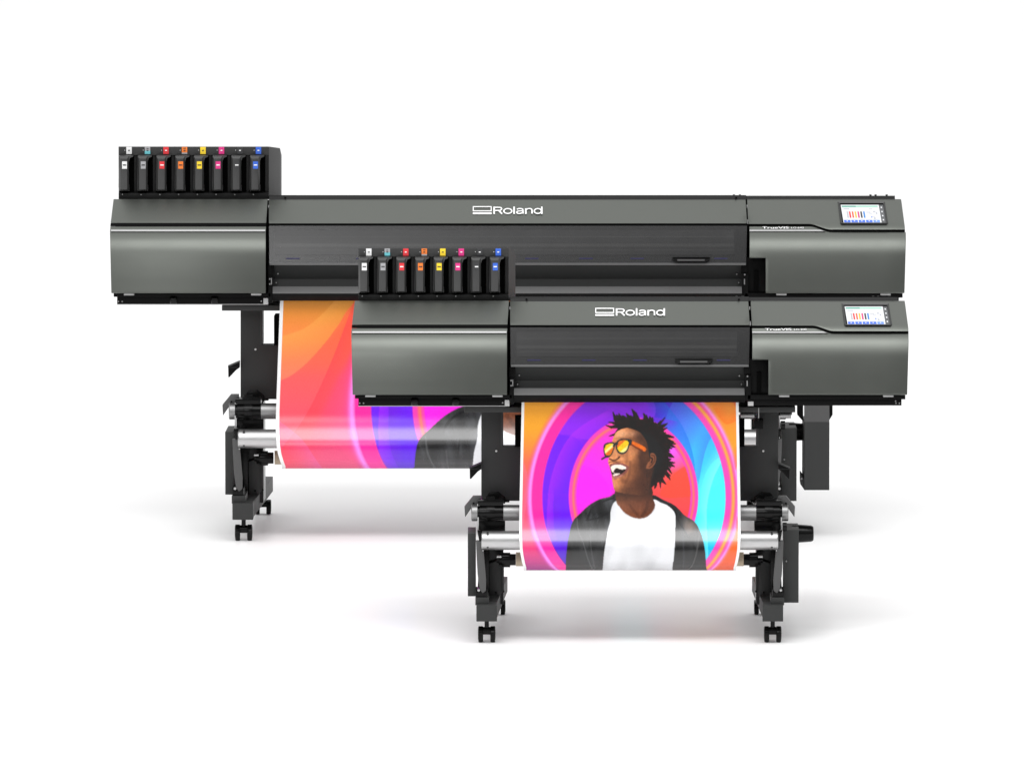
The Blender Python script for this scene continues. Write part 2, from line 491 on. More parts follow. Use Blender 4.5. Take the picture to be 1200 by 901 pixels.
    def stroke(pts, w=16.5, closed=False):
        P = curve(pts, 8, closed) if len(pts) > 2 else np.array(pts, float)
        if closed: P = np.vstack([P, P[:1]])
        T_ = np.gradient(P, axis=0)
        if closed: T_[0] = T_[-1] = P[1] - P[-2]
        T_ /= np.linalg.norm(T_, axis=1)[:, None] + 1e-9
        N_ = np.stack([-T_[:, 1], T_[:, 0]], -1)
        dep[0] += .0003; g = []
        for sg in (-1, 1):
            row = []
            for p, q in zip(P, N_):
                x, y_ = (p + sg * q * w / 2 * np.array([1.12, .88])) / 12
                row.append(fr.P(x + 688, y_ + 354, cover_y(y_ + 354) - .003 - dep[0], c))
            g.append(row)
        m.sheet(g, .004)
    stroke([(415, 89), (415, 191)], 19); stroke([(408, 98), (470, 98), (505, 101), (520, 119), (505, 138), (470, 141), (408, 141)]); stroke([(478, 141), (527, 190)], 20)
    el = lambda cx, cy, rx, ry: [(cx + rx * math.cos(2 * math.pi * k / 12), cy + ry * math.sin(2 * math.pi * k / 12)) for k in range(12)]
    stroke(el(607, 150, 56, 34), closed=True); stroke([(696, 88), (696, 191)], 19)
    stroke([(737, 129), (752, 118), (785, 115), (812, 122), (819, 140), (820, 191)]); stroke([(818, 146), (770, 149), (740, 156), (736, 172), (752, 184), (790, 182), (818, 168)])
    stroke([(860, 112), (860, 191)], 19); stroke([(862, 137), (880, 121), (912, 115), (938, 122), (947, 140), (948, 191)])
    stroke(el(1030, 150, 50, 34), closed=True); stroke([(1085, 88), (1085, 191)], 19)
    m.build('maker_name', 'white', up)
    # smoked window
    WIN = [(.020, 383.7), (.002, 404), (-.016, 427.5)]
    win_y = interp_fn(WIN)
    m = B(); m.sheet(grid(WIN, lambda p: np.interp(p, [383, 427], [598, 598.4]), lambda p: np.interp(p, [383, 427], [878.6, 877.6]), 'L', 'R'), .004)
    wn = m.build('front_window', 'window', root)
    wrows = [(win_y(p) - .0014, p) for p in (388.5, 396, 404, 418)]
    m = B(); m.sheet(grid(wrows, lambda p: 605, lambda p: 864, 'L', 'R'), .001); m.build('window_film', 'film', wn)
    m = B()
    for pa, pb, kk in ((404.6, 408.6, .0022), (396.2, 397.2, .0019), (411.8, 412.8, .0019)):
        m.sheet(grid([(win_y(pa) - kk, pa), (win_y(pb) - kk, pb)], lambda p: 605.5, lambda p: 863, 'L', 'R'), .0006)
    m.build('film_line', 'film_light', wn)
    m = B(); m.box(598.6, 877.4, 427.4, 429.9, -.020, -.006, 'L', 'R'); m.build('window_edge', 'apron', wn, bevel=.001)
    hx = 791
    m = B(); m.poly([(hx, 420.3), (hx + 44, 420.3), (hx + 44, 423), (hx + 39, 426.3), (hx + 5.5, 426.3), (hx, 423)], -.030, .02, 'R'); h = m.build('window_handle', 'gloss', wn, bevel=.001)
    m = B(); m.box(hx + 6, hx + 38, 423.0, 424.9, -.034, -.028, 'R'); m.build('handle_grip', 'steel_light', h, bevel=.0008)
    m = B(); m.box(600, 876, 384, 428, .13, .16, 'L', 'R'); m.build('carriage_bay', 'black', root)
    m = B(); m.box(603, 864, 404.5, 409, .06, .09, 'L', 'R'); m.box(603, 864, 412, 413.5, .07, .09, 'L', 'R'); m.box(603, 864, 396, 397.5, .08, .1, 'L', 'R'); m.build('carriage_rail', 'rail_grey', root, bevel=.001)
    x = 618
    lim = 878 + (283 if big else 0)
    xs = [(618, 'L')] + ([(700 + 66 * k, 'L') for k in range(4)] if big else []) + [(682, 'R'), (742, 'R'), (803, 'R'), (840, 'R')]
    m = B()
    for x, an in xs:
        m.poly([(x, 421.4), (x + 16, 421.4), (x + 15.6, 422.7), (x, 422.7)], lambda p: win_y(p) - .0015, .001, an)
    m.build('blue_marking', 'blue_mark', wn)
    m = B()
    m.sheet(grid([(-.004, 430), (.004, 432), (.035, 446), (.030, 455)], lambda p: 602, lambda p: 873.5, 'L', 'R'), .02)
    m.build('front_platen', 'steel', root)
    m = B(); m.sheet(grid([(-.012, 454.8), (-.036, 461.8), (-.037, 463)], lambda p: 602.3, lambda p: 872.5, 'L', 'R'), .02); m.build('apron_bar', 'apron', root, bevel=.0008)
    m = B(); m.sheet(grid([(-.034, 462.8), (-.030, 466), (-.010, 471.3)], lambda p: 602.3, lambda p: 873.2, 'L', 'R'), .08); m.build('lower_apron', 'black', root, bevel=.0008)
    m = B(); m.box(596.5, 604, 429.8, 443, -.008, .06, 'L'); m.box(597, 602.3, 443, 471, -.02, .06, 'L')
    m.box(871.5, 879, 429.8, 440, -.008, .06, 'R'); m.box(872.6, 880, 440, 469, -.02, .06, 'R')
    m.box(872.6, 901.5, 421, 464, -.002, .06, 'R')
    m.build('side_bracket', 'black', root, bevel=.0015)
    m = B(); m.box(887, 892, 436, 468, -.012, .02, 'R'); m.build('cable_guide', 'deep', root, bevel=.001)
    m = B()
    for x, p, an in ((608.5, 440, 'L'), (606.5, 450.5, 'L'), (866.5, 440.5, 'R'), (869, 450.5, 'R')): m.knob(x, p, .012, .8, .02, an)
    for x, p, an in ((599, 446, 'L'), (599, 452, 'L'), (876, 441, 'R')): m.knob(x, p, -.026, 1.0, .01, an)
    m.box(600.4, 601.4, 445, 452.5, -.024, -.01, 'L'); m.box(875, 876.2, 446, 452.5, -.024, -.01, 'R')
    m.box(597.0, 598.0, 360.5, 362.5, .06, .09, 'L'); m.box(878.2, 879.2, 360.5, 363, .06, .09, 'R')
    m.box(878.6, 880.0, 378, 381.5, .02, .06, 'R'); m.box(888.5, 889.6, 478, 490, .01, .012, 'R')
    m.build('panel_screw', 'alu_dull', root)
    # --- right cabinet ---
    def sstep(t): t = min(1, max(0, t)); return t * t * (3 - 2 * t)
    bfn = lambda px: 381.6 + 6.6 * sstep((px - 951) / 26.0)
    xre = lambda p: float(np.interp(p, [352.5, 356, 385, 400, 462.5], [1060.2, 1060.8, 1064.6, 1064.9, 1063.2]))
    xle = lambda p: float(np.interp(p, [352.5, 381, 391, 462], [879.6, 881.0, 881.6, 881.6]))
    colsx = list(np.linspace(880, 950, 4)) + list(np.linspace(951, 977, 14)) + list(np.linspace(985, 1064, 4))
    def px_at(cx, p):
        s = (cx - 880) / (1064 - 880); return xle(p) + s * (xre(p) - xle(p))
    fr.sh['R'] -= 1.0 * S
    m = B(); g = []
    for r in range(13):
        row = []
        for cx in colsx:
            p = 352.5 + (bfn(cx) - 352.5) * r / 12
            row.append(fr.P(px_at(cx, p), p, cover_y(p), 'R'))
        g.append(row)
    m.sheet(g, .04); cap = m.build('control_cover', 'panel', root, bevel=.002, smooth=40)
    m = B(); g = []
    for r in range(3):
        g.append([fr.P(px_at(cx, bfn(cx) + r * 1.5), bfn(cx) - .3 + r * 1.7, cover_y(bfn(cx)) + .012, 'R') for cx in colsx])
    m.sheet(g, .02); m.build('cover_groove', 'black', root)
    fr.sh['R'] += 1.0 * S
    # lower hood with notch
    gap = 2.9
    c2 = sorted(colsx + [900.5]); ci = c2.index(900.5)
    def lowrows(cx):
        t = bfn(cx) + gap
        a = [t + (421.5 - t) * r / 14 for r in range(15)]
        return a + [421.5 + 41 * r / 14 for r in range(1, 15)]
    m = B(); g = [[fr.P(px_at(cx, lowrows(cx)[r]) if cx != 900.5 else 900.5, lowrows(cx)[r], front_y(lowrows(cx)[r]), 'R') for cx in c2] for r in range(29)]
    m.sheet(g, .03, mask=lambda r, c: not (r >= 14 and c < ci)); rh = m.build('side_hood', 'panel', root, bevel=.002, smooth=40)
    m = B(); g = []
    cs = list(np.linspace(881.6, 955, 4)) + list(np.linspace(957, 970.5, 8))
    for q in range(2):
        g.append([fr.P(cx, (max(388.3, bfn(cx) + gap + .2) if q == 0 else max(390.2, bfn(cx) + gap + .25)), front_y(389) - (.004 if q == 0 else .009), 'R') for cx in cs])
    m.sheet(g, .006); m.build('highlight_strip', 'highlight', rh)  # painted highlight line of the side hood, tapering into the groove
    m = B(); add_text(m, 'TrueVIS', 896.5, 927.5, 387.2, 384.7, front_y, 'R', bold=.01, off=.002)
    add_text(m, 'LG-640' if big else 'LG-300', 930.5, 945, 387.1, 385.1, front_y, 'R', bold=.0, off=.002)
    m.build('model_lettering', 'white', rh)
    # screen: bezel frame, display, side keys
    fr.sh['R'] -= 1.4 * S
    def sk(x, p): return x + (p - 358.5) * .17         # skewed left/right edges
    Q = lambda xa, xb, pa, pb: [(sk(xa, pa), pa), (sk(xb, pa), pa), (sk(xb, pb), pb), (sk(xa, pb), pb)]
    m = B()
    m.use('black').poly([(986.4, 355.4), (1041.4, 355.4), (1045.3, 379.6), (1043.8, 381.2), (990.6, 381.2), (989.3, 379.6)], off(.003), .006, 'R')
    m.use('steel_light').poly([(986.4, 355.4), (1041.4, 355.4), (1040.8, 357.3), (988.6, 357.3)], off(.007), .006, 'R')
    m.use('steel').poly([(986.4, 355.4), (988.6, 357.3), (991.6, 379.9), (990.6, 381.2), (989.3, 379.6)], off(.007), .006, 'R')
    m.use('steel').poly([(1041.4, 355.4), (1045.3, 379.6), (1043.8, 381.2), (1042.6, 379.7), (1039.6, 357.3)], off(.007), .006, 'R')
    m.use('steel').poly([(991.6, 380), (1042.6, 380), (1043.8, 381.2), (990.6, 381.2)], off(.007), .006, 'R')
    bz = m.build('screen_bezel', None, cap)
    m = B()
    m.use('s_white').poly(Q(989.6, 1034.2, 359.2, 379.9), off(.0050), .002, 'R')
    m.use('s_side').poly(Q(1034.4, 1039.2, 359.2, 379.9), off(.0050), .002, 'R')
    m.use('s_green').poly(Q(990.6, 1007, 360.3, 361.8), off(.0058), .001, 'R')
    m.use('s_pale').poly(Q(1007, 1032.6, 360.3, 361.8), off(.0058), .001, 'R')
    m.use('s_grey').poly(Q(995, 996.9, 367, 374.4), off(.0058), .001, 'R')
    for q, k in enumerate(('s_red', 's_orange', 's_yellow', 's_magenta', 's_black', 's_blue')):
        x = 998.3 + 3.33 * q - .5
        m.use(k).poly(Q(x, x + 1.9, 367, 374.4), off(.0058), .001, 'R')
    for q in range(5):
        x = 990.4 + 8.6 * q
        m.use('s_button' if q < 4 else 's_button_pale').poly(Q(x, x + 7.6, 376.9, 379.7), off(.0058), .001, 'R')
        m.use('s_white').poly(Q(x + 3, x + 4.4, 377.6, 378.6), off(.0063), .001, 'R')
    m.use('s_grey')
    for xa, xb, pa, pb in ((992, 999, 363.4, 364.4), (1018, 1023, 367.5, 368.3), (1021, 1025, 369, 369.6), (1026, 1029, 366.4, 367.8), (1023, 1028, 373, 373.5), (1029, 1031, 368, 370), (1022, 1026, 363.4, 364), (1026, 1028, 374, 376)):
        m.poly(Q(xa, xb, pa, pb), off(.0058), .001, 'R')
    m.use('s_button').poly(Q(1023, 1024.2, 372.8, 374.2), off(.0060), .001, 'R')
    m.use('s_white')
    for p in (361.5, 366.4, 371.2, 376): m.poly(Q(1036, 1037.5, p, p + 1.5), off(.0058), .001, 'R')
    m.build('touch_screen', None, bz)

    fr.sh['R'] += 1.4 * S
    # --- stand legs ---
    fr.stand = True
    fr.sh['L'] -= 2.2 * S; fr.sh['R'] += 1.2 * S
    for side in 'LR':
        Xf = (lambda x: x) if side == 'L' else (lambda x: 1476 - x)
        def bx(m, x0, x1, p0, p1, y0, y1, **k):
            a_, b_ = sorted((Xf(x0), Xf(x1))); m.box(a_, b_, p0, p1, y0, y1, side, **k); return m
        pf = lambda pts: [(Xf(x), p) for x, p in pts]
        m = B(); bx(m, 544, 612, 477, 483.2, .06, .50); bx(m, 548, 606, 475.4, 478, .1, .48); m.build('top_plate', 'steel', root, bevel=.0012)
        m = B(); m.poly(pf([(564, 483), (588.5, 483), (588.5, 523.4), (610.5, 523.4), (610.5, 586.8), (564, 586.8)]), .18, .05, side)
        bx(m, 587.0, 589.8, 483, 523.4, .176, .25); leg = m.build('leg_column', 'steel', root, bevel=.0012)
        m = B()
        for x, p in ((581.5, 528.5), (581.5, 582)): m.knob(Xf(x), p, .176, 1.3, .01, side)
        m.build('column_bolt', 'alu', leg)
        m = B(); bx(m, 603.5, 611, 489.5, 523.4, .16, .24); m.build('media_guide', 'deep', root)
        m = B(); bx(m, 562.5, 590, 586, 708, .22, .34)
        m.poly(pf([(562, 640), (573, 640), (573, 709), (559, 709)]), .15, .10, side)
        m.poly(pf([(569, 584), (573, 578), (584, 576.5), (592, 583), (592, 590), (566, 590)]), .165, .1, side)
        bx(m, 588, 597, 586, 588.5, .17, .2)
        m.build('leg_core', 'gloss', root, bevel=.0012)
        m = B(); m.poly(pf([(573.5, 660), (590.2, 655), (590.2, 690), (580, 708), (573.5, 708)]), .19, .03, side); bx(m, 588.0, 590.6, 655, 692, .185, .2); m.build('leg_brace', 'steel', root, bevel=.001)
        m = B()
        for x, p in ((581, 694), (590, 693)): m.knob(Xf(x), p, .183, 1.2, .01, side)
        m.build('brace_bolt', 'black', root)
        # outer cover panel
        m = B(); x1, x0 = 557.6, (548.2 if side == 'L' else 540)
        bx(m, x0, x1, 625 if side == 'L' else 620.5, 698.5 if side == 'L' else 706, .04, .20); m.build('leg_cover', 'steel', root, bevel=.0015)
        # tension arm
        m = B(); m.poly(pf([(557.8, 633.5), (565.5, 633.5), (566.6, 645), (568, 660), (569.6, 680), (569.4, 692), (565.5, 695), (562, 690), (559.6, 672), (558.4, 650)]), -.03, .02, side)
        m.build('tension_arm', 'steel_light', root, bevel=.0015)
        m = B(); m.poly(pf([(559.3, 621.5), (565, 621.5), (565, 634), (561.5, 634)]), -.032, .03, side); bx(m, 557.5, 571, 691, 701, -.02, .06); m.build('arm_pivot', 'gloss', root, bevel=.001)
        m = B(); m.knob(Xf(561), 691.5, -.035, 1.6, .01, side); m.knob(Xf(566), 645, -.035, .8, .01, side); m.build('pivot_bolt', 'alu', root)
        m = B(); bx(m, 557, 573, 700, 709, -.03, .1); m.build('foot_block', 'steel', root, bevel=.0015)
        # foot beam running front to back
        m = B(); a_ = Xf(558.2); b_ = Xf(582.5)
        zt = fr.P(570, 709, -.06, side).z; zb = fr.P(570, 728, -.06, side).z
        r0, r1 = Xf(574), Xf(594.8)
        if side == 'R': a_, b_, r0, r1 = b_, a_, r1, r0
        def zz(x, z, y):
            v = fr.sh[side] + x
            p = ray_point(v + fr.splay[side] * y, 720 + fr.dy, fr.y0 + fr.k * y); return (p.x, p.y, z)
        fy, by = -.06, .64
        m.hexa([zz(a_, zt, fy), zz(b_, zt, fy), zz(b_, zb, fy), zz(a_, zb, fy), zz(a_, zt, .02), zz(b_, zt, .02), zz(b_, zb, .02), zz(a_, zb, .02)])
        m.hexa([zz(a_, zt - .002, .018), zz(b_, zt - .002, .018), zz(b_, zb + .002, .018), zz(a_, zb + .002, .018), zz(r0, zt - .002, by), zz(r1, zt - .002, by), zz(r1, zb + .002, by), zz(r0, zb + .002, by)])
        m.build('foot_beam', 'steel', root, bevel=.002)
        # casters
        for cy_, cxx in ((0, 570.4), (.65, 582.8)):
            sc = 1.0 if cy_ == 0 else .93
            c = Xf(cxx); r = 8.3 * sc; R = r * fr.px
            m = B()
            m.lathe([(c - 4.6 * sc, 3.6 * sc), (c - 4.2 * sc, 4.6 * sc), (c + 4.2 * sc, 4.6 * sc), (c + 4.6 * sc, 3.6 * sc)], 0, cy_, side, z=R * 1.62)
            for sg in (-1, 1):
                e = [c + sg * 4.4 * sc, c + sg * 5.0 * sc, c + sg * 9.6 * sc, c + sg * 10.3 * sc]
                m.lathe([(e[0], r * .96), (e[1], r * 1.0), (e[2], r * 1.0), (e[3], r * .85)], 0, cy_ + .002, side, z=R * 1.26)
            m.lathe([(c - 2.2, 2.2), (c - 2.0, 2.4), (c + 2.0, 2.4), (c + 2.2, 2.2)], 0, cy_, side, z=R * 2.5)
            hb = fr.Z(c, R * 2.2, cy_, side)
            st_ = [(.2, 2.0), (.9, 2.0)]
            ring = []
            for zt_ in (R * 1.9, zb + .003):
                ring.append([m.add((hb.x + 2.6 * fr.px * math.cos(t), hb.y + 2.6 * fr.px * math.sin(t), zt_)) for t in [math.pi * k / 8 for k in range(16)]])
            for k in range(16): m.face((ring[0][k], ring[0][(k + 1) % 16], ring[1][(k + 1) % 16], ring[1][k]))
            m.face(ring[0][::-1]); m.face(ring[1])
            cs_ = m.build('caster', 'gloss', root)
            for sg in (-1, 1):
                m = B(); e = [c + sg * q * sc for q in (4.2, 4.9, 9.2, 9.9)]
                m.lathe([(e[0], r * .9), (e[1], r), (e[2], r), (e[3], r * .9)], 0, cy_, side, z=R)
                m.build('wheel', 'rubber', cs_)
        # brackets
        m = B(); m.poly(pf([(544.3, 594), (554.5, 581.6), (563.8, 581.6), (563.8, 588), (553, 594.5), (545, 606)]), .08, .03, side); m.build('outer_bracket', 'steel_light', root, bevel=.001)
        m = B(); m.poly(pf([(550, 549), (564, 543), (564, 549.6), (550.4, 549.6)]), .12, .05, side)
        m.use('black').poly(pf([(550.4, 549.8), (564, 549.8), (560, 552.5), (552, 561), (550.6, 561)]), .12, .05, side)
        m.mats = ['black']; 
        m.build('upper_bracket', 'steel', root, bevel=.0008)
        m = B(); m.knob(Xf(555), 590, .075, 1.2, .01, side); m.build('bracket_bolt', 'black', root)
        # upper guide roller ends
        rows = lambda L: [(Xf(x), r) for x, r in L]
        m = B(); m.lathe(rows([(552.2, 9.0), (553.2, 9.8), (559.4, 9.8)]), 600.7, .06, side); m.build('roller_cap', 'alu_dull', root)
        m = B(); m.lathe(rows([(559.4, 8.2), (562, 8.2), (562, 9.6), (570, 9.6), (570, 10.6), (580, 10.6), (580, 9.2), (590, 9.2)]), 600.7, .06, side)
        bx(m, 560, 590, 586.5, 592.5, .04, .1); bx(m, 569, 580, 583.5, 588, .05, .1)
        bx(m, 560, 592, 608, 624, .12, .2)
        m.build('roller_clutch', 'gloss', root, bevel=.0012)
        # take-up flange inside the leg
        m = B(); m.lathe(rows([(582.0, 4.0), (584.5, 4.0), (584.5, 6.6), (588, 7.0), (588, 8.4), (598, 8.4), (598, 6.8), (604.5, 6.8)]), 655.5, .07, side)
        bx(m, 586, 598, 655, 664.5, .06, .1); m.build('takeup_flange', 'gloss', root, bevel=.0008)
        m = B(); bx(m, 582.2, 587.5, 651.6, 653.2, .03, .06); bx(m, 559.5, 561, 606, 621, .02, .03); m.build('flange_pin', 'alu', root)
        # guide roller stubs at the top
        m = B()
        if side == 'R':
            m.lathe([(868, 3.6), (884, 3.6)], 486.6, .1, side); m.lathe([(914, 3.6), (927, 3.6)], 486.6, .1, side)
            m.build('guide_stub', 'alu_dull', root)
            m = B(); m.box(883.5, 894.5, 492, 502.5, .1, .15, side); m.box(888.2, 889.0, 462, 493, .02, .03, side); m.build('sensor_box', 'black', root, bevel=.001)
            # take-up motor
            m = B(); m.lathe([(928, 11), (932, 11), (950.5, 9.6), (953, 8.4), (953.6, 6.5)], 625, .14, side); m.lathe([(917, 5), (922, 5)], 617, .0, side, n=16)
            m.build('takeup_motor', 'gloss', root)
            m = B(); m.knob(921.5, 657.5, .034, 1, .01, side); m.knob(919, 618.5, .034, 2, .02, side); m.build('cover_bolt', 'alu_dull', root)
    # long rollers
    m = B(); m.lathe([(590, 9.3), (886, 9.3)], 600.7, .06, anchors='LR', n=48); m.build('guide_roller', 'alu_dull', root)
    m = B(); m.lathe([(564.2, 10.4), (565.2, 11.1), (910.8, 11.1), (911.8, 10.4)], 633, -.018, anchors='LLRR', n=64); tb = m.build('tension_bar', 'alu', root)
    m = B()
    for x, an in ((571.5, 'L'), (904.5, 'R')):
        for p in (625, 641): m.knob(x, p, -.046, 1.3, .02, an)
    m.build('bar_screw', 'steel', tb)
    if big:
        # drain box under the right end
        m = B()
        m.poly([(944.6, 476), (974, 476), (974, 613.5), (944.6, 613.5)], lambda p: np.interp(p, [476, 585, 613.5], [.07, .07, .0]), .03, 'R'); d = m.build('drain_hood', 'steel_light', root, bevel=.001)
        m = B(); m.box(944.6, 974, 613.5, 693.2, .0, .16, 'R')
        m.poly([(940, 674), (944.8, 681), (944.8, 693), (940, 686)], .02, .1, 'R')
        m.build('drain_box', 'steel', root, bevel=.0015)
        m = B(); m.poly([(936.5, 476), (944, 476), (944, 613), (937, 605)], .075, .05, 'R'); m.poly([(974.2, 476), (978.5, 476), (978.5, 605), (974.2, 612)], .075, .05, 'R'); m.build('drain_flange', 'black', root, bevel=.001)
        m = B(); m.knob(939.5, 592, .070, 1.2, .01, 'R'); m.knob(976, 592, .070, 1.2, .01, 'R'); m.knob(941.5, 680, .015, 1.2, .01, 'R'); m.build('drain_bolt', 'alu_dull', root)
    fr.stand = False
    fr.sh['L'] += 2.2 * S; fr.sh['R'] -= 1.2 * S
    return root

# ------------------------------------------------------------------ artwork printed on the media
def blur(f, n):
    for _ in range(2):
        for ax in (0, 1):
            acc = np.zeros_like(f); 
            for k in range(-n, n + 1): acc += np.roll(f, k, ax)
            f = acc / (2 * n + 1)
    return f

class Canvas:
    """colour field sampled at points a,b (picture units of the smaller print)"""
    def __init__(s, a, b):
        s.a, s.b = a, b
        s.c = np.zeros(a.shape + (3,))
    def fill(s, cov, col):
        cov = np.clip(cov, 0, 1)[..., None]
        col = np.asarray(col, float)
        s.c = s.c * (1 - cov) + col * cov
def curve(pts, n=8, closed=True):
    P = np.array(pts, float); N = len(P); out = []
    for i in range(N if closed else N - 1):
        p0, p1, p2, p3 = (P[(i + k) % N] for k in (-1, 0, 1, 2)) if closed else (P[max(i - 1, 0)], P[i], P[i + 1], P[min(i + 2, N - 1)])
        for k in range(n):
            t = k / n
            out.append(.5 * (2 * p1 + (-p0 + p2) * t + (2 * p0 - 5 * p1 + 4 * p2 - p3) * t * t + (-p0 + 3 * p1 - 3 * p2 + p3) * t ** 3))
    return np.array(out)
def inside(A, Bv, pts):
    pts = np.asarray(pts, float)
    res = np.zeros(A.shape, bool)
    x0, x1, y0, y1 = pts[:, 0].min(), pts[:, 0].max(), pts[:, 1].min(), pts[:, 1].max()
    sel = (A >= x0) & (A <= x1) & (Bv >= y0) & (Bv <= y1)
    if not sel.any(): return res.astype(float)
    xs, ys = A[sel], Bv[sel]; r = np.zeros(xs.shape, bool); n = len(pts)
    for i in range(n):
        xa, ya = pts[i]; xb, yb = pts[(i + 1) % n]
        if ya == yb: continue
        c = ((ya > ys) != (yb > ys)) & (xs < (xb - xa) * (ys - ya) / (yb - ya) + xa)
        r ^= c
    res[sel] = r
    return res.astype(float)
def H(pts): return [(x / 9.01 - 43, y / 9.01 + 4) for x, y in pts]          # head sketch units
def T(pts): return [(x / 6.316 - 83, y / 6.316 + 89) for x, y in pts]       # torso sketch units

def artwork(A, Bv, big):
    cv = Canvas(A, Bv)
    C3 = lambda *c: np.array(c, float)
    mix = lambda a, b, t: a + (b - a) * np.clip(t, 0, 1)[..., None]
    # outer field, left: orange -> coral -> pink -> purple ; right: orange
    L0 = mix(C3(255, 150, 70), C3(255, 104, 96), (Bv - 20) / 70)
    L0 = mix(L0, C3(255, 84, 135), (Bv - 80) / 80)
    L0 = mix(L0, C3(150, 20, 140), (Bv - 165) / 40)
    R0 = mix(C3(235, 120, 60), C3(255, 160, 35), (Bv - 10) / 60)
    R0 = mix(R0, C3(255, 95, 70), (Bv - 80) / 70)
    R0 = mix(R0, C3(225, 20, 40), (Bv - 150) / 40)
    cv.c = mix(L0, R0, (A + 20) / 40)
    # big soft sweeps in the outer field
    def ell(cx, cy, rx, ry): return np.sqrt(((A - cx) / rx) ** 2 + ((Bv - cy) / ry) ** 2)
    soft = lambda v, w: np.clip(v / w + .5, 0, 1)
    if big:
        G = lambda pts: [((x - 595) / 1.56, (y - 302) / 1.56) for x, y in pts]
        m1 = inside(A, Bv, curve(G([(470, 300), (413, 357), (398, 380), (380, 405), (355, 432), (327, 448), (250, 470), (250, 200), (400, 200)])))
        oc = mix(C3(225, 150, 40), C3(255, 150, 72), (Bv - 34) / 22); oc = mix(oc, C3(255, 135, 105), (Bv - 60) / 30)
        cv.c = cv.c * (1 - m1[..., None]) + oc * m1[..., None]
        m2 = inside(A, Bv, curve(G([(430, 380), (413, 415), (395, 450), (378, 490), (362, 525), (345, 570), (330, 620), (500, 640), (520, 420)])))
        cv.fill(blur(m2, 6) * .6 * np.clip((A + 165) / 45, 0, 1), (255, 80, 160))
        m3 = inside(A, Bv, curve(G([(300, 520), (340, 500), (380, 505), (410, 530), (440, 570), (430, 640), (280, 640)])))
        cv.fill(blur(m3, 10) * .2, (190, 70, 90))
        cv.fill(np.clip((90 - Bv) / 50, 0, 1) * (A < -90) * (1 - m1) * .6, (255, 95, 55))
    else:
        m2 = ell(8, 104, 128, 112)
        cv.fill((A < 0) * np.clip((m2 - 1) * 60, 0, 1) * np.clip(1 - (Bv - 30) / 40, 0, 1), (245, 170, 40))
        cv.fill((A < 0) * (m2 <= 1) * np.clip(1 - (Bv - 10) / 70, 0, 1) * .8, (240, 88, 40))
    d = ell(20, 115, 135, 170)
    cv.fill((d < 1) * (A > 0) * .45, (255, 190, 50))
    # wide pink halo ring
    e = ell(4.6, 108, 120, 142); ep = ell(4.6, 108, 106, 128)
    cv.fill(np.clip((1.06 - e) / .10, 0, 1) * (A < 30), (255, 70, 165))
    cv.fill(np.clip((1.06 - e) / .10, 0, 1) * (A < 30) * np.clip((Bv - 150) / 25, 0, 1) * .8, (140, 15, 130))
    cv.fill(np.exp(-((e - 1.0) / .022) ** 2) * .95, (255, 150, 250))
    cv.fill(np.clip((1.0 - e) / .02, 0, 1) * (A >= 0), (250, 80, 190))
    cv.fill(np.exp(-((e - .955) / .018) ** 2) * (A > 0) * .9, (255, 190, 60))
    cv.fill(np.clip((.985 - e) / .01, 0, 1) * (A < 0) * (ep > 1), (255, 40, 170))
    # purple to cyan ring
    ang = np.degrees(np.arctan2(-(Bv - 106), A - 4.6))      # 90 = up, 0 = right, 180 left
    keys = [-180, -150, -120, -75, -60, -40, -15, 10, 35, 52, 70, 88, 110, 140, 165, 180]
    cols = [(142, 18, 252), (110, 5, 235), (60, 0, 170), (0, 120, 190), (0, 165, 225), (0, 190, 235), (70, 250, 255), (70, 235, 255), (60, 190, 255), (80, 120, 240),
            (85, 50, 225), (105, 0, 190), (110, 0, 200), (135, 15, 240), (140, 20, 255), (130, 18, 255)]
    rr = np.stack([np.interp(ang, keys, [c[k] for c in cols]) for k in range(3)], -1)
    # lobes inside the ring
    lob = ell(-40, 10, 70, 34); rr = mix(rr, C3(165, 50, 255), (lob < 1) * .55)
    lob = ell(-75, 100, 34, 62); rr = mix(rr, C3(100, 0, 255), (lob < 1) * .35)
    lob = ell(85, 40, 46, 60); rr = mix(rr, C3(90, 200, 255), (lob < 1) * .25)
    lob = ell(112, 112, 30, 50); rr = mix(rr, C3(90, 255, 255), (lob < 1) * .45)
    m = np.clip((1.0 - ep) / .008, 0, 1)
    cv.c = cv.c * (1 - m[..., None]) + rr * m[..., None]
    def sweep(pts, w, col, al, mask):
        P = curve(pts, 8, False); dm = np.full(A.shape, 1e9); sd = np.zeros(A.shape)
        for i in range(len(P) - 1):
            p, q = P[i], P[i + 1]; vx, vy = q - p; L2 = vx * vx + vy * vy + 1e-9
            t = np.clip(((A - p[0]) * vx + (Bv - p[1]) * vy) / L2, 0, 1)
            d_ = np.hypot(A - p[0] - t * vx, Bv - p[1] - t * vy); sg = np.sign(vx * (Bv - p[1]) - vy * (A - p[0]))
            c_ = d_ < dm; dm = np.where(c_, d_, dm); sd = np.where(c_, sg, sd)
        cv.fill(np.clip(1 - dm / w, 0, 1) * (sd > 0) * al * mask, col)
    ringm = m * (ep < 1)
    sweep([(40, 0), (62, 30), (74, 66), (76, 110)], 22, (30, 120, 230), .55, ringm)
    sweep([(112, 60), (96, 90), (88, 130), (92, 190)], 16, (160, 255, 255), .6, ringm)
    sweep([(110, 20), (90, 50), (80, 90)], 14, (70, 110, 240), .45, ringm)
    sweep([(-96, 150), (-92, 90), (-70, 40), (-30, 12)], 18, (185, 40, 250), .6, ringm)
    sweep([(-70, 190), (-86, 150), (-88, 110)], 16, (95, 0, 215), .5, ringm)
    sweep([(-20, 0), (10, 14), (50, 22)], 12, (150, 40, 230), .5, ringm)
    om = (ep > 1.13) * 1.0
    sweep([(128, 20), (112, 26), (100, 12)], 14, (255, 120, 30), .6, om * (A > 0))
    sweep([(130, 60), (120, 90), (124, 140)], 12, (255, 90, 90), .6, om * (A > 0))
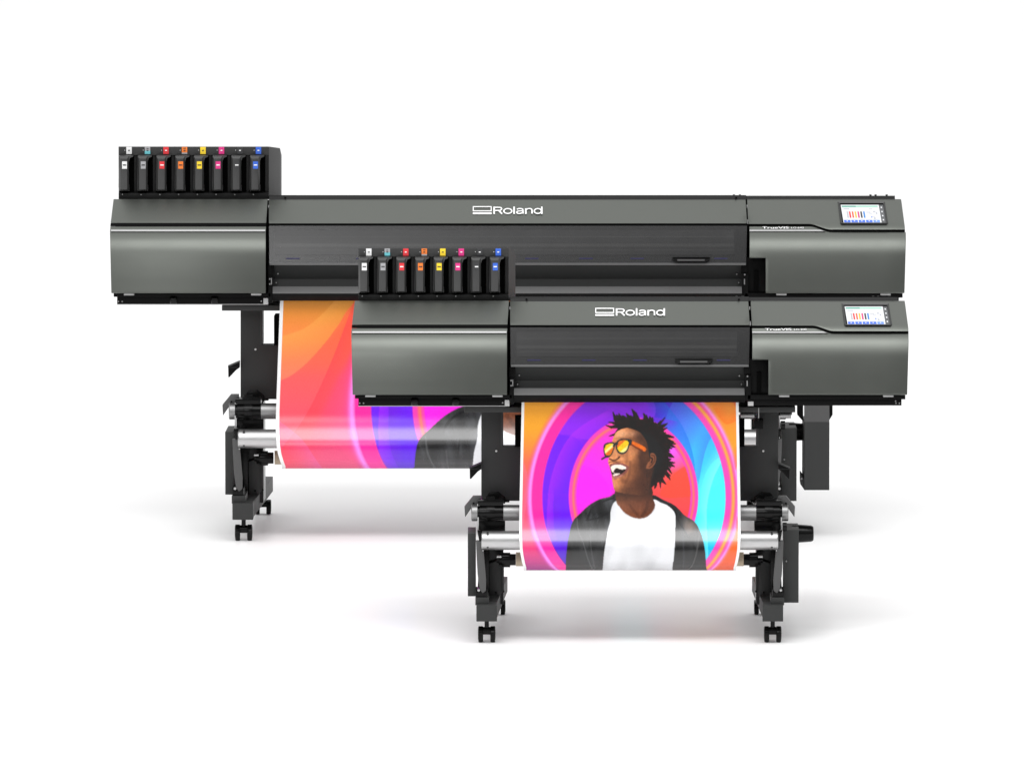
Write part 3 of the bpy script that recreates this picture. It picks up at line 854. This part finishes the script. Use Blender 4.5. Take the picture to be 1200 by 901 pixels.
    sweep([(-128, 60), (-118, 90), (-122, 140)], 12, (255, 120, 160), .5, om * (A < 0) * (not big))
    if big:
        sweep([(-172, 150), (-150, 120), (-132, 80), (-118, 40)], 26, (255, 60, 80), .5, om)
        sweep([(-172, 60), (-150, 52), (-128, 30), (-116, 8)], 20, (255, 185, 90), .45, om)
        sweep([(-175, 118), (-150, 140), (-136, 175)], 18, (240, 110, 190), .4, om)
    # inner pink ring with a warm line
    ei = ell(4, 108, 75, 90)
    cv.fill(np.clip((1.0 - ei) / .01, 0, 1), (255, 70, 190))
    cv.fill(np.exp(-((ei - .925) / .02) ** 2) * .8, (255, 140, 90))
    # disc
    a2 = np.degrees(np.arctan2(-(Bv - 95), A - 4))
    kk = [-180, -90, -60, -20, 15, 22, 40, 75, 120, 180]
    cc = [(255, 35, 250), (255, 60, 120), (255, 70, 95), (255, 80, 80), (255, 90, 90), (255, 95, 160), (250, 100, 250), (250, 60, 190), (255, 60, 215), (255, 35, 250)]
    dd = np.stack([np.interp(a2, kk, [c[k] for c in cc]) for k in range(3)], -1)
    m = np.clip((.88 - ei) / .01, 0, 1)
    cv.c = cv.c * (1 - m[..., None]) + dd * m[..., None]
    lob = inside(A, Bv, curve(H([(840, 720), (1010, 640), (1100, 900), (900, 960), (700, 930)])))
    cv.fill(lob * (ei < .88) * .6, (255, 82, 50))
    lob = ell(-55, 140, 40, 66)
    cv.fill((lob < 1) * (ei < .88) * .5, (255, 20, 255))

    # ---- torso ----
    jacket = curve(T([(430, 105), (375, 130), (300, 150), (230, 190), (165, 250), (110, 310), (85, 400), (65, 520), (45, 640), (35, 760), (20, 900), (1140, 900),
                      (1110, 720), (1085, 600), (1060, 480), (1030, 380), (990, 310), (920, 265), (850, 195), (760, 150), (685, 120), (600, 200), (500, 180)]))
    jk = inside(A, Bv, jacket)
    ax, bx = (A + 83) * 6.316, (Bv - 89) * 6.316
    n1 = np.sin(ax * .047 + bx * .011 + 1.5 * np.sin(bx * .012)) * .5 + np.sin(ax * .11 - bx * .02) * .3
    base = 44 + 18 * n1
    nz = np.random.default_rng(11).normal(0, 1, A.shape)
    for _k in (9, 5): nz = blur(nz, _k)
    nz = nz / (nz.std() + 1e-9)
    base = base * (1 + .22 * nz) + 26 * np.clip(np.sin(ax * .075 + 2.2 * np.sin(bx * .009 + ax * .004)), .6, 1) - 18
    base = np.clip(base, 4, 200)
    base = base * np.interp(ax, [60, 110, 330, 860, 1010, 1080], [.45, .9, 1.1, .9, 1.15, .35])
    base = base * np.interp(bx, [100, 300, 480, 720], [1.25, 1.1, .85, .55])
    for k in range(3): cv.c[..., k] = np.where(jk > .5, base * (1.0, 1.02, 1.06)[k], cv.c[..., k])
    jk = jk
    tan = jk * np.exp(-(((ax - 960) / 55) ** 2 + ((bx - 350) / 70) ** 2))
    cv.fill(tan * .6, (205, 180, 165))
    def line(pts, w, col, al=1.0, mask=None):
        P = curve(pts, 8, False); dmin = np.full(A.shape, 1e9)
        for i in range(len(P) - 1):
            p, q = P[i], P[i + 1]; vx, vy = q - p; L2 = vx * vx + vy * vy + 1e-9
            t = np.clip(((A - p[0]) * vx + (Bv - p[1]) * vy) / L2, 0, 1)
            dmin = np.minimum(dmin, np.hypot(A - p[0] - t * vx, Bv - p[1] - t * vy))
        c = np.clip((w - dmin) / .5 + .5, 0, 1) * al
        if mask is not None: c = c * mask
        cv.fill(c, col)
    for pts, w, col, al in (([(430, 130), (330, 165), (250, 215), (215, 300)], .9, (20, 20, 22), .8), ([(210, 300), (280, 290), (340, 262), (385, 240)], .9, (22, 22, 24), .8),
                            ([(140, 290), (150, 380), (185, 480), (215, 600), (245, 700)], .7, (95, 96, 98), .8), ([(235, 360), (240, 500), (262, 700)], .6, (88, 88, 90), .7),
                            ([(300, 300), (285, 450), (290, 700)], .6, (28, 28, 30), .7), ([(870, 300), (930, 400), (1000, 520), (1035, 580)], .8, (24, 24, 26), .8),
                            ([(900, 320), (915, 500), (930, 700)], .7, (60, 60, 66), .8), ([(1015, 330), (1025, 420), (1000, 620), (960, 700)], .8, (100, 98, 98), .7),
                            ([(700, 140), (790, 180), (850, 230), (860, 300)], 1.0, (18, 18, 20), .8), ([(345, 420), (330, 560), (318, 700)], .9, (16, 16, 18), .8)):
        line(T(pts), w, col, al, jk)
    shirt = curve(T([(415, 165), (385, 230), (382, 300), (365, 370), (355, 440), (340, 520), (325, 620), (315, 720), (310, 900), (850, 900), (845, 700), (850, 560), (852, 400), (856, 290), (845, 240),
                     (800, 195), (745, 170), (700, 150), (640, 170), (560, 180), (480, 170)]))
    sm = inside(A, Bv, shirt)
    sh = 244 - 13 * np.clip((bx - 330) / 200, 0, 1) * np.clip(np.sin(ax * .021 + 1.8 * np.sin(bx * .008 + ax * .006)), 0, 1) - 20 * np.clip((bx - 430) / 260, 0, 1) - 9 * np.clip(np.sin(ax * .03 + bx * .01), 0, 1) * np.clip((bx - 430) / 200, 0, 1)
    sh = sh - 10 * np.exp(-((ax - 400) / 40) ** 2) * (bx < 460)
    for k in range(3): cv.c[..., k] = np.where(sm > .5, sh + (0, 1, 4)[k], cv.c[..., k])
    neck = curve(T([(425, 60), (425, 165), (450, 205), (490, 250), (545, 280), (600, 288), (650, 275), (690, 235), (706, 190), (690, 140), (678, 60), (560, -40)]))
    nk = inside(A, Bv, neck)
    skin = np.stack([150 - .17 * (ax - 430) + 0 * bx, 92 - .13 * (ax - 430), 62 - .10 * (ax - 430)], -1)
    skin = skin * (1 - .45 * np.exp(-((bx - 100 + (ax - 500) * .1) / 60) ** 2))[..., None]
    cv.c = np.where(nk[..., None] > .5, skin, cv.c)
    line(T([(520, 190), (560, 240), (590, 275)]), 1.6, (80, 44, 28), .35, nk); line(T([(600, 190), (598, 270)]), 1.2, (150, 95, 65), .35, nk)
    line(T([(655, 170), (640, 230), (610, 270)]), 1.6, (64, 36, 24), .35, nk); line(T([(430, 165), (490, 255), (600, 292), (690, 240), (706, 195)]), .5, (170, 160, 160), .3)

    # ---- hair ----
    dark = (14, 7, 6)
    cv.fill(inside(A, Bv, curve(H([(255, 262), (300, 215), (360, 200), (440, 205), (520, 240), (600, 330), (620, 460), (560, 420), (490, 330), (430, 290), (360, 275), (300, 285)]))), dark)
    hb = inside(A, Bv, curve(H([(250, 240), (230, 170), (330, 130), (460, 150), (560, 150), (660, 190), (720, 250), (790, 350), (800, 430), (790, 520), (790, 610), (770, 690),
                                (720, 770), (640, 830), (600, 850), (600, 600), (500, 300), (360, 235)])))
    cv.fill(hb, dark)
    spikes = [((270, 200), (205, 70), 34), ((300, 160), (240, 100), 26), ((250, 210), (130, 210), 22), ((240, 190), (160, 180), 18), ((250, 230), (170, 235), 16), ((270, 250), (165, 325), 20),
              ((350, 150), (300, 105), 24), ((400, 150), (345, 85), 26), ((450, 150), (405, 40), 34), ((480, 170), (440, 95), 30), ((540, 180), (530, 85), 40), ((510, 180), (495, 150), 30),
              ((610, 200), (625, 125), 36), ((650, 240), (600, 150), 26), ((640, 250), (755, 130), 22), ((680, 240), (785, 190), 24), ((700, 270), (770, 205), 26), ((700, 300), (765, 285), 30),
              ((730, 330), (850, 335), 34), ((740, 370), (840, 380), 26), ((740, 400), (872, 402), 30), ((750, 420), (862, 440), 32), ((740, 470), (810, 480), 30), ((750, 500), (850, 545), 34),
              ((750, 540), (830, 530), 24), ((750, 580), (862, 600), 26), ((740, 590), (855, 640), 30), ((740, 640), (825, 715), 30), ((720, 680), (808, 778), 34), ((700, 720), (765, 825), 30),
              ((680, 740), (705, 862), 24), ((650, 770), (655, 858), 24), ((630, 780), (610, 858), 26), ((320, 190), (210, 150), 22), ((380, 190), (310, 150), 26), ((575, 200), (560, 140), 28)]
    r2 = random.Random(3)
    more = []
    for (b0, t0, w0) in spikes:
        f = r2.uniform(.55, .85); jx, jy = r2.uniform(-34, 34), r2.uniform(-34, 34)
        more.append(((b0[0] + jx * .5, b0[1] + jy * .5), (b0[0] + (t0[0] - b0[0]) * f + jx, b0[1] + (t0[1] - b0[1]) * f + jy), w0 * .9))
    for (bx_, by_), (tx, ty), w in spikes + more:
        w = w * r2.uniform(.85, 1.35)
        dx, dy = tx - bx_, ty - by_; L = math.hypot(dx, dy); nx, ny = -dy / L, dx / L
        k = r2.uniform(-.18, .18) * L
        mx_, my_ = (bx_ + tx) / 2 + nx * k, (by_ + ty) / 2 + ny * k
        bxx, byy = bx_ - dx * .25, by_ - dy * .25
        pts = [(bxx + nx * w, byy + ny * w), (mx_ + nx * w * .55, my_ + ny * w * .55), (tx + nx * 4, ty + ny * 4), (tx, ty), (tx - nx * 4, ty - ny * 4), (mx_ - nx * w * .5, my_ - ny * w * .5), (bxx - nx * w, byy - ny * w)]
        cv.fill(inside(A, Bv, H(pts)), dark)
        line(H([(bx_, by_), (mx_, my_), (tx, ty)]), .28, (82, 26, 20), .6)
    hx, hy = (A + 43) * 9.01, (Bv - 4) * 9.01
    st = np.random.default_rng(5).normal(0, 1, A.shape); st = blur(st, 1); st = st / st.std()
    hairm = (np.abs(cv.c - np.array(dark)).sum(-1) < 30)
    cv.c = np.where(hairm[..., None], cv.c + np.clip(st, 0, 3)[..., None] * np.array([16, 5, 4]), cv.c)
    # shaved side
    side = inside(A, Bv, curve(H([(500, 280), (590, 300), (660, 360), (720, 450), (735, 540), (690, 640), (640, 700), (620, 760), (600, 640), (560, 560), (540, 480), (490, 400)])))
    cv.fill(side * .95, (24, 23, 25))
    # ---- face ----
    face = curve(H([(245, 280), (300, 250), (360, 238), (430, 255), (500, 290), (560, 380), (580, 470), (600, 560), (640, 640), (620, 720), (605, 800), (590, 930), (420, 930), (270, 905), (225, 880),
                    (205, 800), (195, 720), (180, 660), (160, 600), (165, 550), (190, 480), (195, 400), (215, 330)]))
    fm = inside(A, Bv, face)
    lightness = np.interp(hx - .12 * (hy - 300), [150, 230, 330, 410, 470, 560, 640], [1.2, 1.12, 1.0, .78, .58, .40, .30])
    lightness = lightness * np.interp(hy, [240, 330, 600, 760, 930], [1.0, 1.08, .98, .85, .6])
    fz = np.random.default_rng(8).normal(0, 1, A.shape)
    for _k in (6, 3): fz = blur(fz, _k)
    fz = fz / fz.std()
    lightness = lightness * (1 + .07 * fz)
    fs = np.stack([208 * lightness, 136 * lightness ** 1.12, 88 * lightness ** 1.2], -1)
    cv.c = np.where(fm[..., None] > .5, fs, cv.c)
    def blob(cx, cy, rx, ry, col, al, m_=None):
        g = np.exp(-(((hx - cx) / rx) ** 2 + ((hy - cy) / ry) ** 2)) * al
        if m_ is not None: g = g * m_
        cv.fill(g, col)
    blob(300, 300, 70, 40, (240, 190, 150), .6, fm); blob(500, 330, 50, 60, (60, 34, 24), .7, fm); blob(420, 300, 60, 30, (225, 175, 145), .45, fm)
    blob(390, 540, 60, 45, (225, 150, 95), .6, fm); blob(270, 840, 60, 50, (225, 150, 100), .6, fm); blob(245, 500, 30, 40, (230, 165, 115), .6, fm)
    blob(520, 620, 40, 80, (70, 38, 24), .6, fm); blob(480, 800, 90, 90, (78, 44, 28), .55, fm); blob(540, 470, 40, 60, (50, 30, 24), .6, fm); blob(230, 760, 14, 20, (90, 48, 34), .5, fm); blob(560, 700, 60, 110, (52, 28, 20), .5, fm); blob(350, 470, 24, 50, (120, 70, 44), .4, fm); blob(420, 500, 40, 22, (235, 165, 110), .5, fm); blob(260, 330, 30, 40, (235, 175, 130), .5, fm); blob(430, 640, 50, 60, (120, 74, 44), .4, fm)
    # lower face edge in shadow under the jaw
    jaw = inside(A, Bv, curve(H([(225, 880), (300, 880), (360, 850), (420, 790), (520, 720), (605, 700), (600, 1000), (260, 1000)])))
    cv.fill(blur(jaw * fm, 7) * fm * .6, (78, 42, 26))
    line(H([(390, 590), (385, 660), (375, 740), (340, 810)]), 1.4, (110, 66, 42), .4, fm)
    # planes of the face: brow, cheek fold, temple and beard shadow
    blob(330, 345, 90, 10, (95, 55, 38), .5, fm); blob(455, 345, 26, 70, (96, 60, 46), .5, fm); blob(355, 575, 16, 60, (130, 78, 50), .45, fm)
    blob(300, 560, 40, 16, (238, 170, 122), .55, fm); blob(330, 790, 40, 24, (112, 66, 42), .5, fm); blob(215, 820, 18, 40, (236, 170, 125), .5, fm)
    blob(265, 590, 60, 12, (78, 44, 32), .45, fm); blob(225, 700, 10, 60, (225, 155, 110), .4, fm); blob(500, 560, 26, 90, (60, 34, 24), .45, fm)
    # nose
    blob(235, 545, 45, 26, (225, 150, 100), .7, fm); line(H([(175, 560), (215, 575), (255, 560), (280, 535)]), .9, (75, 38, 24), .85)
    line(H([(165, 600), (190, 590), (250, 590)]), .8, (105, 60, 40), .6, fm)
    # mouth
    lips = curve(H([(175, 625), (215, 605), (290, 600), (355, 625), (375, 655), (350, 700), (300, 740), (240, 765), (210, 755), (190, 700)]))
    cv.fill(inside(A, Bv, lips), (150, 88, 78))
    mo = curve(H([(186, 640), (225, 622), (290, 620), (346, 645), (340, 675), (300, 712), (235, 735), (205, 722), (190, 680)]))
    cv.fill(inside(A, Bv, mo), (34, 10, 10))
    cv.fill(inside(A, Bv, curve(H([(187, 640), (230, 620), (290, 620), (346, 645), (338, 665), (290, 668), (245, 655), (215, 690), (232, 705), (205, 700), (190, 670)]))), (250, 240, 228))
    cv.fill(inside(A, Bv, curve(H([(210, 722), (250, 708), (285, 712), (255, 730), (218, 737)]))), (240, 225, 215))
    line(H([(206, 752), (250, 752), (310, 728)]), .8, (205, 140, 125), .8)
    # ear
    cv.fill(inside(A, Bv, curve(H([(600, 505), (635, 500), (660, 540), (655, 590), (625, 640), (580, 662), (552, 650), (575, 600), (600, 570)]))), (150, 92, 62))
    line(H([(612, 520), (640, 530), (645, 575), (615, 620), (585, 645)]), .7, (85, 46, 30), .9); line(H([(600, 545), (622, 560), (610, 600)]), .9, (50, 26, 18), .9)
    blob(645, 560, 10, 40, (190, 125, 90), .5, None) if False else None
    # glasses
    cv.fill(inside(A, Bv, curve(H([(385, 365), (440, 385), (550, 440), (545, 480), (500, 470), (430, 430), (385, 415)]), 3)), (235, 115, 20))
    line(H([(395, 405), (450, 440), (520, 475)]), .9, (110, 45, 12), .9)
    for lens in ([(250, 395), (285, 365), (340, 360), (378, 372), (372, 420), (350, 475), (310, 498), (270, 485), (250, 445)], [(118, 425), (150, 400), (200, 395), (220, 410), (215, 450), (190, 510), (160, 532), (130, 520), (118, 480)]):
        P = np.array(H(lens)); c0 = P.mean(0)
        cv.fill(inside(A, Bv, curve((P - c0) * 1.15 + c0)), (38, 42, 44))
        lm = inside(A, Bv, curve((P - c0) * .93 + c0)); cv.fill(lm, (245, 205, 20))
        cv.fill(lm * (np.sin((hx * .8 + hy) * .045) > .55), (255, 240, 150)); cv.fill(lm * (np.sin((hx * .9 + hy) * .03 + 1) > .7) * .8, (225, 95, 20))
    line(H([(216, 425), (235, 400), (255, 405)]), 1.1, (40, 42, 44)); line(H([(150, 535), (120, 545), (92, 562)]), 1.0, (40, 40, 42)); line(H([(118, 440), (128, 410), (160, 396)]), .9, (45, 46, 48))
    line(H([(375, 372), (395, 372), (385, 410)]), 1.4, (42, 44, 46))
    g = rng.normal(0, 1, A.shape); g = blur(g, 1) * 3
    cv.c = np.where((fm + nk > .5)[..., None], cv.c * (1 + .045 * g)[..., None], cv.c)
    cv.c = .55 * cv.c + .45 * np.stack([blur(cv.c[..., k], 1) for k in range(3)], -1)
    # fine print grain
    cv.c = cv.c + rng.normal(0, 2.2, A.shape)[..., None]
    return np.clip(cv.c, 0, 255)

def make_banner(fr, big):
    # hanging web: integrate the lean of the sheet from the slot down, over the flare and round the fold
    z471 = (fr.P(738, 470.5, .018).z) / fr.k; z606 = (fr.P(738, 606, -.03).z) / fr.k; z668 = (fr.P(738, 671.2, -.10).z) / fr.k
    top = z471 - z606; L1 = .022 + top; rad = .040
    pk = 31.0 if big else 36.0
    def web(tail):
        keys = [(0, 5.5), (L1 - .03, 5.5)] + [(L1 - .03 + .012 * j, 5.5 + (pk - 5.5) * math.sin(math.pi * j / 18) ** 2) for j in range(1, 10)] + [(L1 + .078 + .008 * j, 3 + (pk - 3) * math.cos(math.pi * j / 14) ** 2) for j in range(1, 8)]
        e0 = L1 + .134 + max(tail, .003)
        keys += [(e0, 1), (e0 + rad * 1.62, -93), (e0 + rad * 1.62 + .03, -103), (e0 + rad * 1.62 + .18, -108)]
        y, z = .020, z471 + .022; w3 = []; q = 0
        while q < keys[-1][0]:
            w3.append((y, z)); t = math.radians(float(np.interp(q, [k[0] for k in keys], [k[1] for k in keys])))
            y -= math.sin(t) * ds; z -= math.cos(t) * ds; q += ds
        return np.array(w3)
    ds = .0008; tail = .04
    for _ in range(4):
        w3 = web(tail); tail += w3[:, 1].min() - z668
    # resample by screen-visible arc
    L = np.arange(len(w3)) * ds * fr.k
    NV = 470
    s = np.linspace(0, L[-1], NV)
    ys = np.interp(s, L, w3[:, 0]); zs = np.interp(s, L, w3[:, 1]) * fr.k
    i471 = .022 * fr.k
    bcoord = (s - i471) / (fr.px)                 # printed length in picture units
    NU = 1000 if big else 520
    edge = (lambda p: np.interp(p, [471, 600, 625, 640, 650, 658, 664, 668], [.5, -4.6, -4.9, -4.0, -2.4, 0, 1.9, 3.6])) if big else (lambda p: np.interp(p, [471, 600, 628, 642, 650, 658, 664, 668], [.3, -2.4, -2.6, -1.9, -.9, .7, 2.2, 3.6]))
    u = np.linspace(0, 1, NU)
    V = np.zeros((NV, NU, 3)); PX = np.zeros((NV, NU))
    for r in range(NV):
        e = float(edge(471 + min(bcoord[r], 197) * .985))
        A_ = fr.Z(611 + e, zs[r], ys[r], 'L'); B_ = fr.Z(865.3 - e, zs[r], ys[r], 'R')
        V[r, :, 0] = A_.x + (B_.x - A_.x) * u; V[r, :, 1] = A_.y; V[r, :, 2] = A_.z
    off = np.array(fr.root); Vl = V - off
    w_px = (865.3 + fr.sh['R']) - (611 + fr.sh['L'])
    a = np.broadcast_to(((u - .5) * w_px)[None, :], (NV, NU)); b = np.broadcast_to(bcoord[:, None], (NV, NU)) * (1.0)
    if big: aa, bb = a / 1.56, (b + 50) / 1.56
    else: aa, bb = a * 1.0, b * .985
    colr = artwork(aa, bb, big)
    marg = 4.0 if big else 3.0
    edge_w = (np.abs(a) > w_px / 2 - marg) 
    colr[edge_w] = (246, 246, 246)
    me = bpy.data.meshes.new('printed_banner')
    nV = NV * NU; idx = np.arange(nV).reshape(NV, NU)
    q = np.stack([idx[:-1, :-1], idx[1:, :-1], idx[1:, 1:], idx[:-1, 1:]], -1).reshape(-1, 4)
    me.vertices.add(nV); me.vertices.foreach_set('co', Vl.reshape(-1).astype(np.float32))
    me.loops.add(q.size); me.loops.foreach_set('vertex_index', q.reshape(-1).astype(np.int32))
    me.polygons.add(len(q)); me.polygons.foreach_set('loop_start', (np.arange(len(q)) * 4).astype(np.int32))
    me.update(calc_edges=True); me.validate()
    me.polygons.foreach_set('use_smooth', np.ones(len(me.polygons), bool))
    colr = 255 * (colr / 255) ** 1.12
    at = me.color_attributes.new('ink', 'FLOAT_COLOR', 'POINT')
    rgba = np.ones((nV, 4), np.float32); rgba[:, :3] = lin(colr.reshape(-1, 3)) * .93
    at.data.foreach_set('color', rgba.reshape(-1))
    me.materials.append(M['print'])
    root = empty('printed_banner', fr.root,
                 'partly hidden wide colourful print hanging from the rear printer, orange and pink at its left' if big else
                 'colourful print of a laughing person in yellow sunglasses hanging from the front printer', 'banner', 'printed banners')
    o = bpy.data.objects.new('print_sheet', me); COL.objects.link(o); attach(o, root)
    sol = o.modifiers.new('thickness', 'SOLIDIFY'); sol.thickness = .0006; sol.offset = -1
    m = MB(fr); m.lathe([(604.6, 8.2), (871.4, 8.2)], 655, .07, anchors='LR', n=40); m.build('core_tube', 'card', root)
    return root

small = Frame(752, 0, 0, 0, 0)
large = Frame(633, -282.8, -3.2, 16, -10)
make_printer(small, False)
make_printer(large, True)
make_banner(small, False)
make_banner(large, True)

# ------------------------------------------------------------------ floor
fm = bpy.data.meshes.new('floor')
fm.from_pydata([(-150, -60, 0), (150, -60, 0), (150, 200, 0), (-150, 200, 0)], [], [(0, 1, 2, 3)])
fl = bpy.data.objects.new('floor', fm); COL.objects.link(fl)
fl['kind'] = 'structure'; fl['label'] = 'seamless white studio floor with soft grey shadows'; 
m = bpy.data.materials.new('white_studio_floor'); m.use_nodes = True
fn = m.node_tree; fn.nodes.clear()
fo = fn.nodes.new('ShaderNodeOutputMaterial'); fd = fn.nodes.new('ShaderNodeBsdfDiffuse'); fd.inputs['Color'].default_value = (.95, .95, .95, 1)
fg = fn.nodes.new('ShaderNodeBsdfGlossy'); fg.inputs['Roughness'].default_value = .18
fx = fn.nodes.new('ShaderNodeMixShader'); fx.inputs['Fac'].default_value = .10
fn.links.new(fd.outputs[0], fx.inputs[1]); fn.links.new(fg.outputs[0], fx.inputs[2]); fn.links.new(fx.outputs[0], fo.inputs['Surface'])
fm.materials.append(m)

# ------------------------------------------------------------------ light
w = bpy.data.worlds.new('World'); scene.world = w; w.use_nodes = True
nt = w.node_tree; bg = nt.nodes['Background']
tc = nt.nodes.new('ShaderNodeTexCoord'); sp = nt.nodes.new('ShaderNodeSeparateXYZ')
nt.links.new(tc.outputs['Generated'], sp.inputs[0])
rp = nt.nodes.new('ShaderNodeValToRGB'); nt.links.new(sp.outputs['Z'], rp.inputs['Fac'])
els = rp.color_ramp.elements
els[0].position = 0.0; els[0].color = (.03, .03, .03, 1)
els[1].position = 1.0; els[1].color = (1, 1, 1, 1)
for p, v in ((.22, .07), (.45, .34), (.80, .92)):
    e = els.new(p); e.color = (v, v, v, 1)
def mrange(src, a, b, hi=1.0, flip=False):
    n = nt.nodes.new('ShaderNodeMapRange'); n.interpolation_type = 'SMOOTHSTEP'
    n.inputs['From Min'].default_value = a; n.inputs['From Max'].default_value = b
    n.inputs['To Min'].default_value = hi if flip else 0; n.inputs['To Max'].default_value = 0 if flip else hi
    nt.links.new(src, n.inputs['Value']); return n.outputs['Result']
def mth(op, a, b):
    n = nt.nodes.new('ShaderNodeMath'); n.operation = op; nt.links.new(a, n.inputs[0]); nt.links.new(b, n.inputs[1]); return n.outputs[0]
back = mth('MULTIPLY', mrange(sp.outputs['Y'], .3, .8, .5), mrange(sp.outputs['Z'], .35, .65, 1.0, True))   # the white cyclorama behind
tot = mth('ADD', rp.outputs['Color'], back)
nt.links.new(tot, bg.inputs['Color'])
bg.inputs['Strength'].default_value = 1.50

def area(name, loc, target, sx, sy, power, col=(1, 1, 1)):
    d = bpy.data.lights.new(name, 'AREA'); d.shape = 'RECTANGLE'; d.size = sx; d.size_y = sy; d.energy = power; d.color = col
    o = bpy.data.objects.new(name, d); COL.objects.link(o); o.location = loc
    o.rotation_euler = (Vector(target) - Vector(loc)).to_track_quat('-Z', 'Y').to_euler()
    return o
area('softbox', (0, -6.0, 12.0), (0, 1.2, .8), 14, 4.2, 980)
area('side_softbox', (-2.7, -7, 4.7), (-1.4, 1, .9), 3.6, 2.4, 120)

# ------------------------------------------------------------------ render
scene.view_settings.view_transform = 'Standard'
scene.view_settings.look = 'None'
scene.view_settings.exposure = 0
scene.view_settings.gamma = 1
scene.render.engine = 'CYCLES'
scene.cycles.max_bounces = 8
scene.cycles.transparent_max_bounces = 8
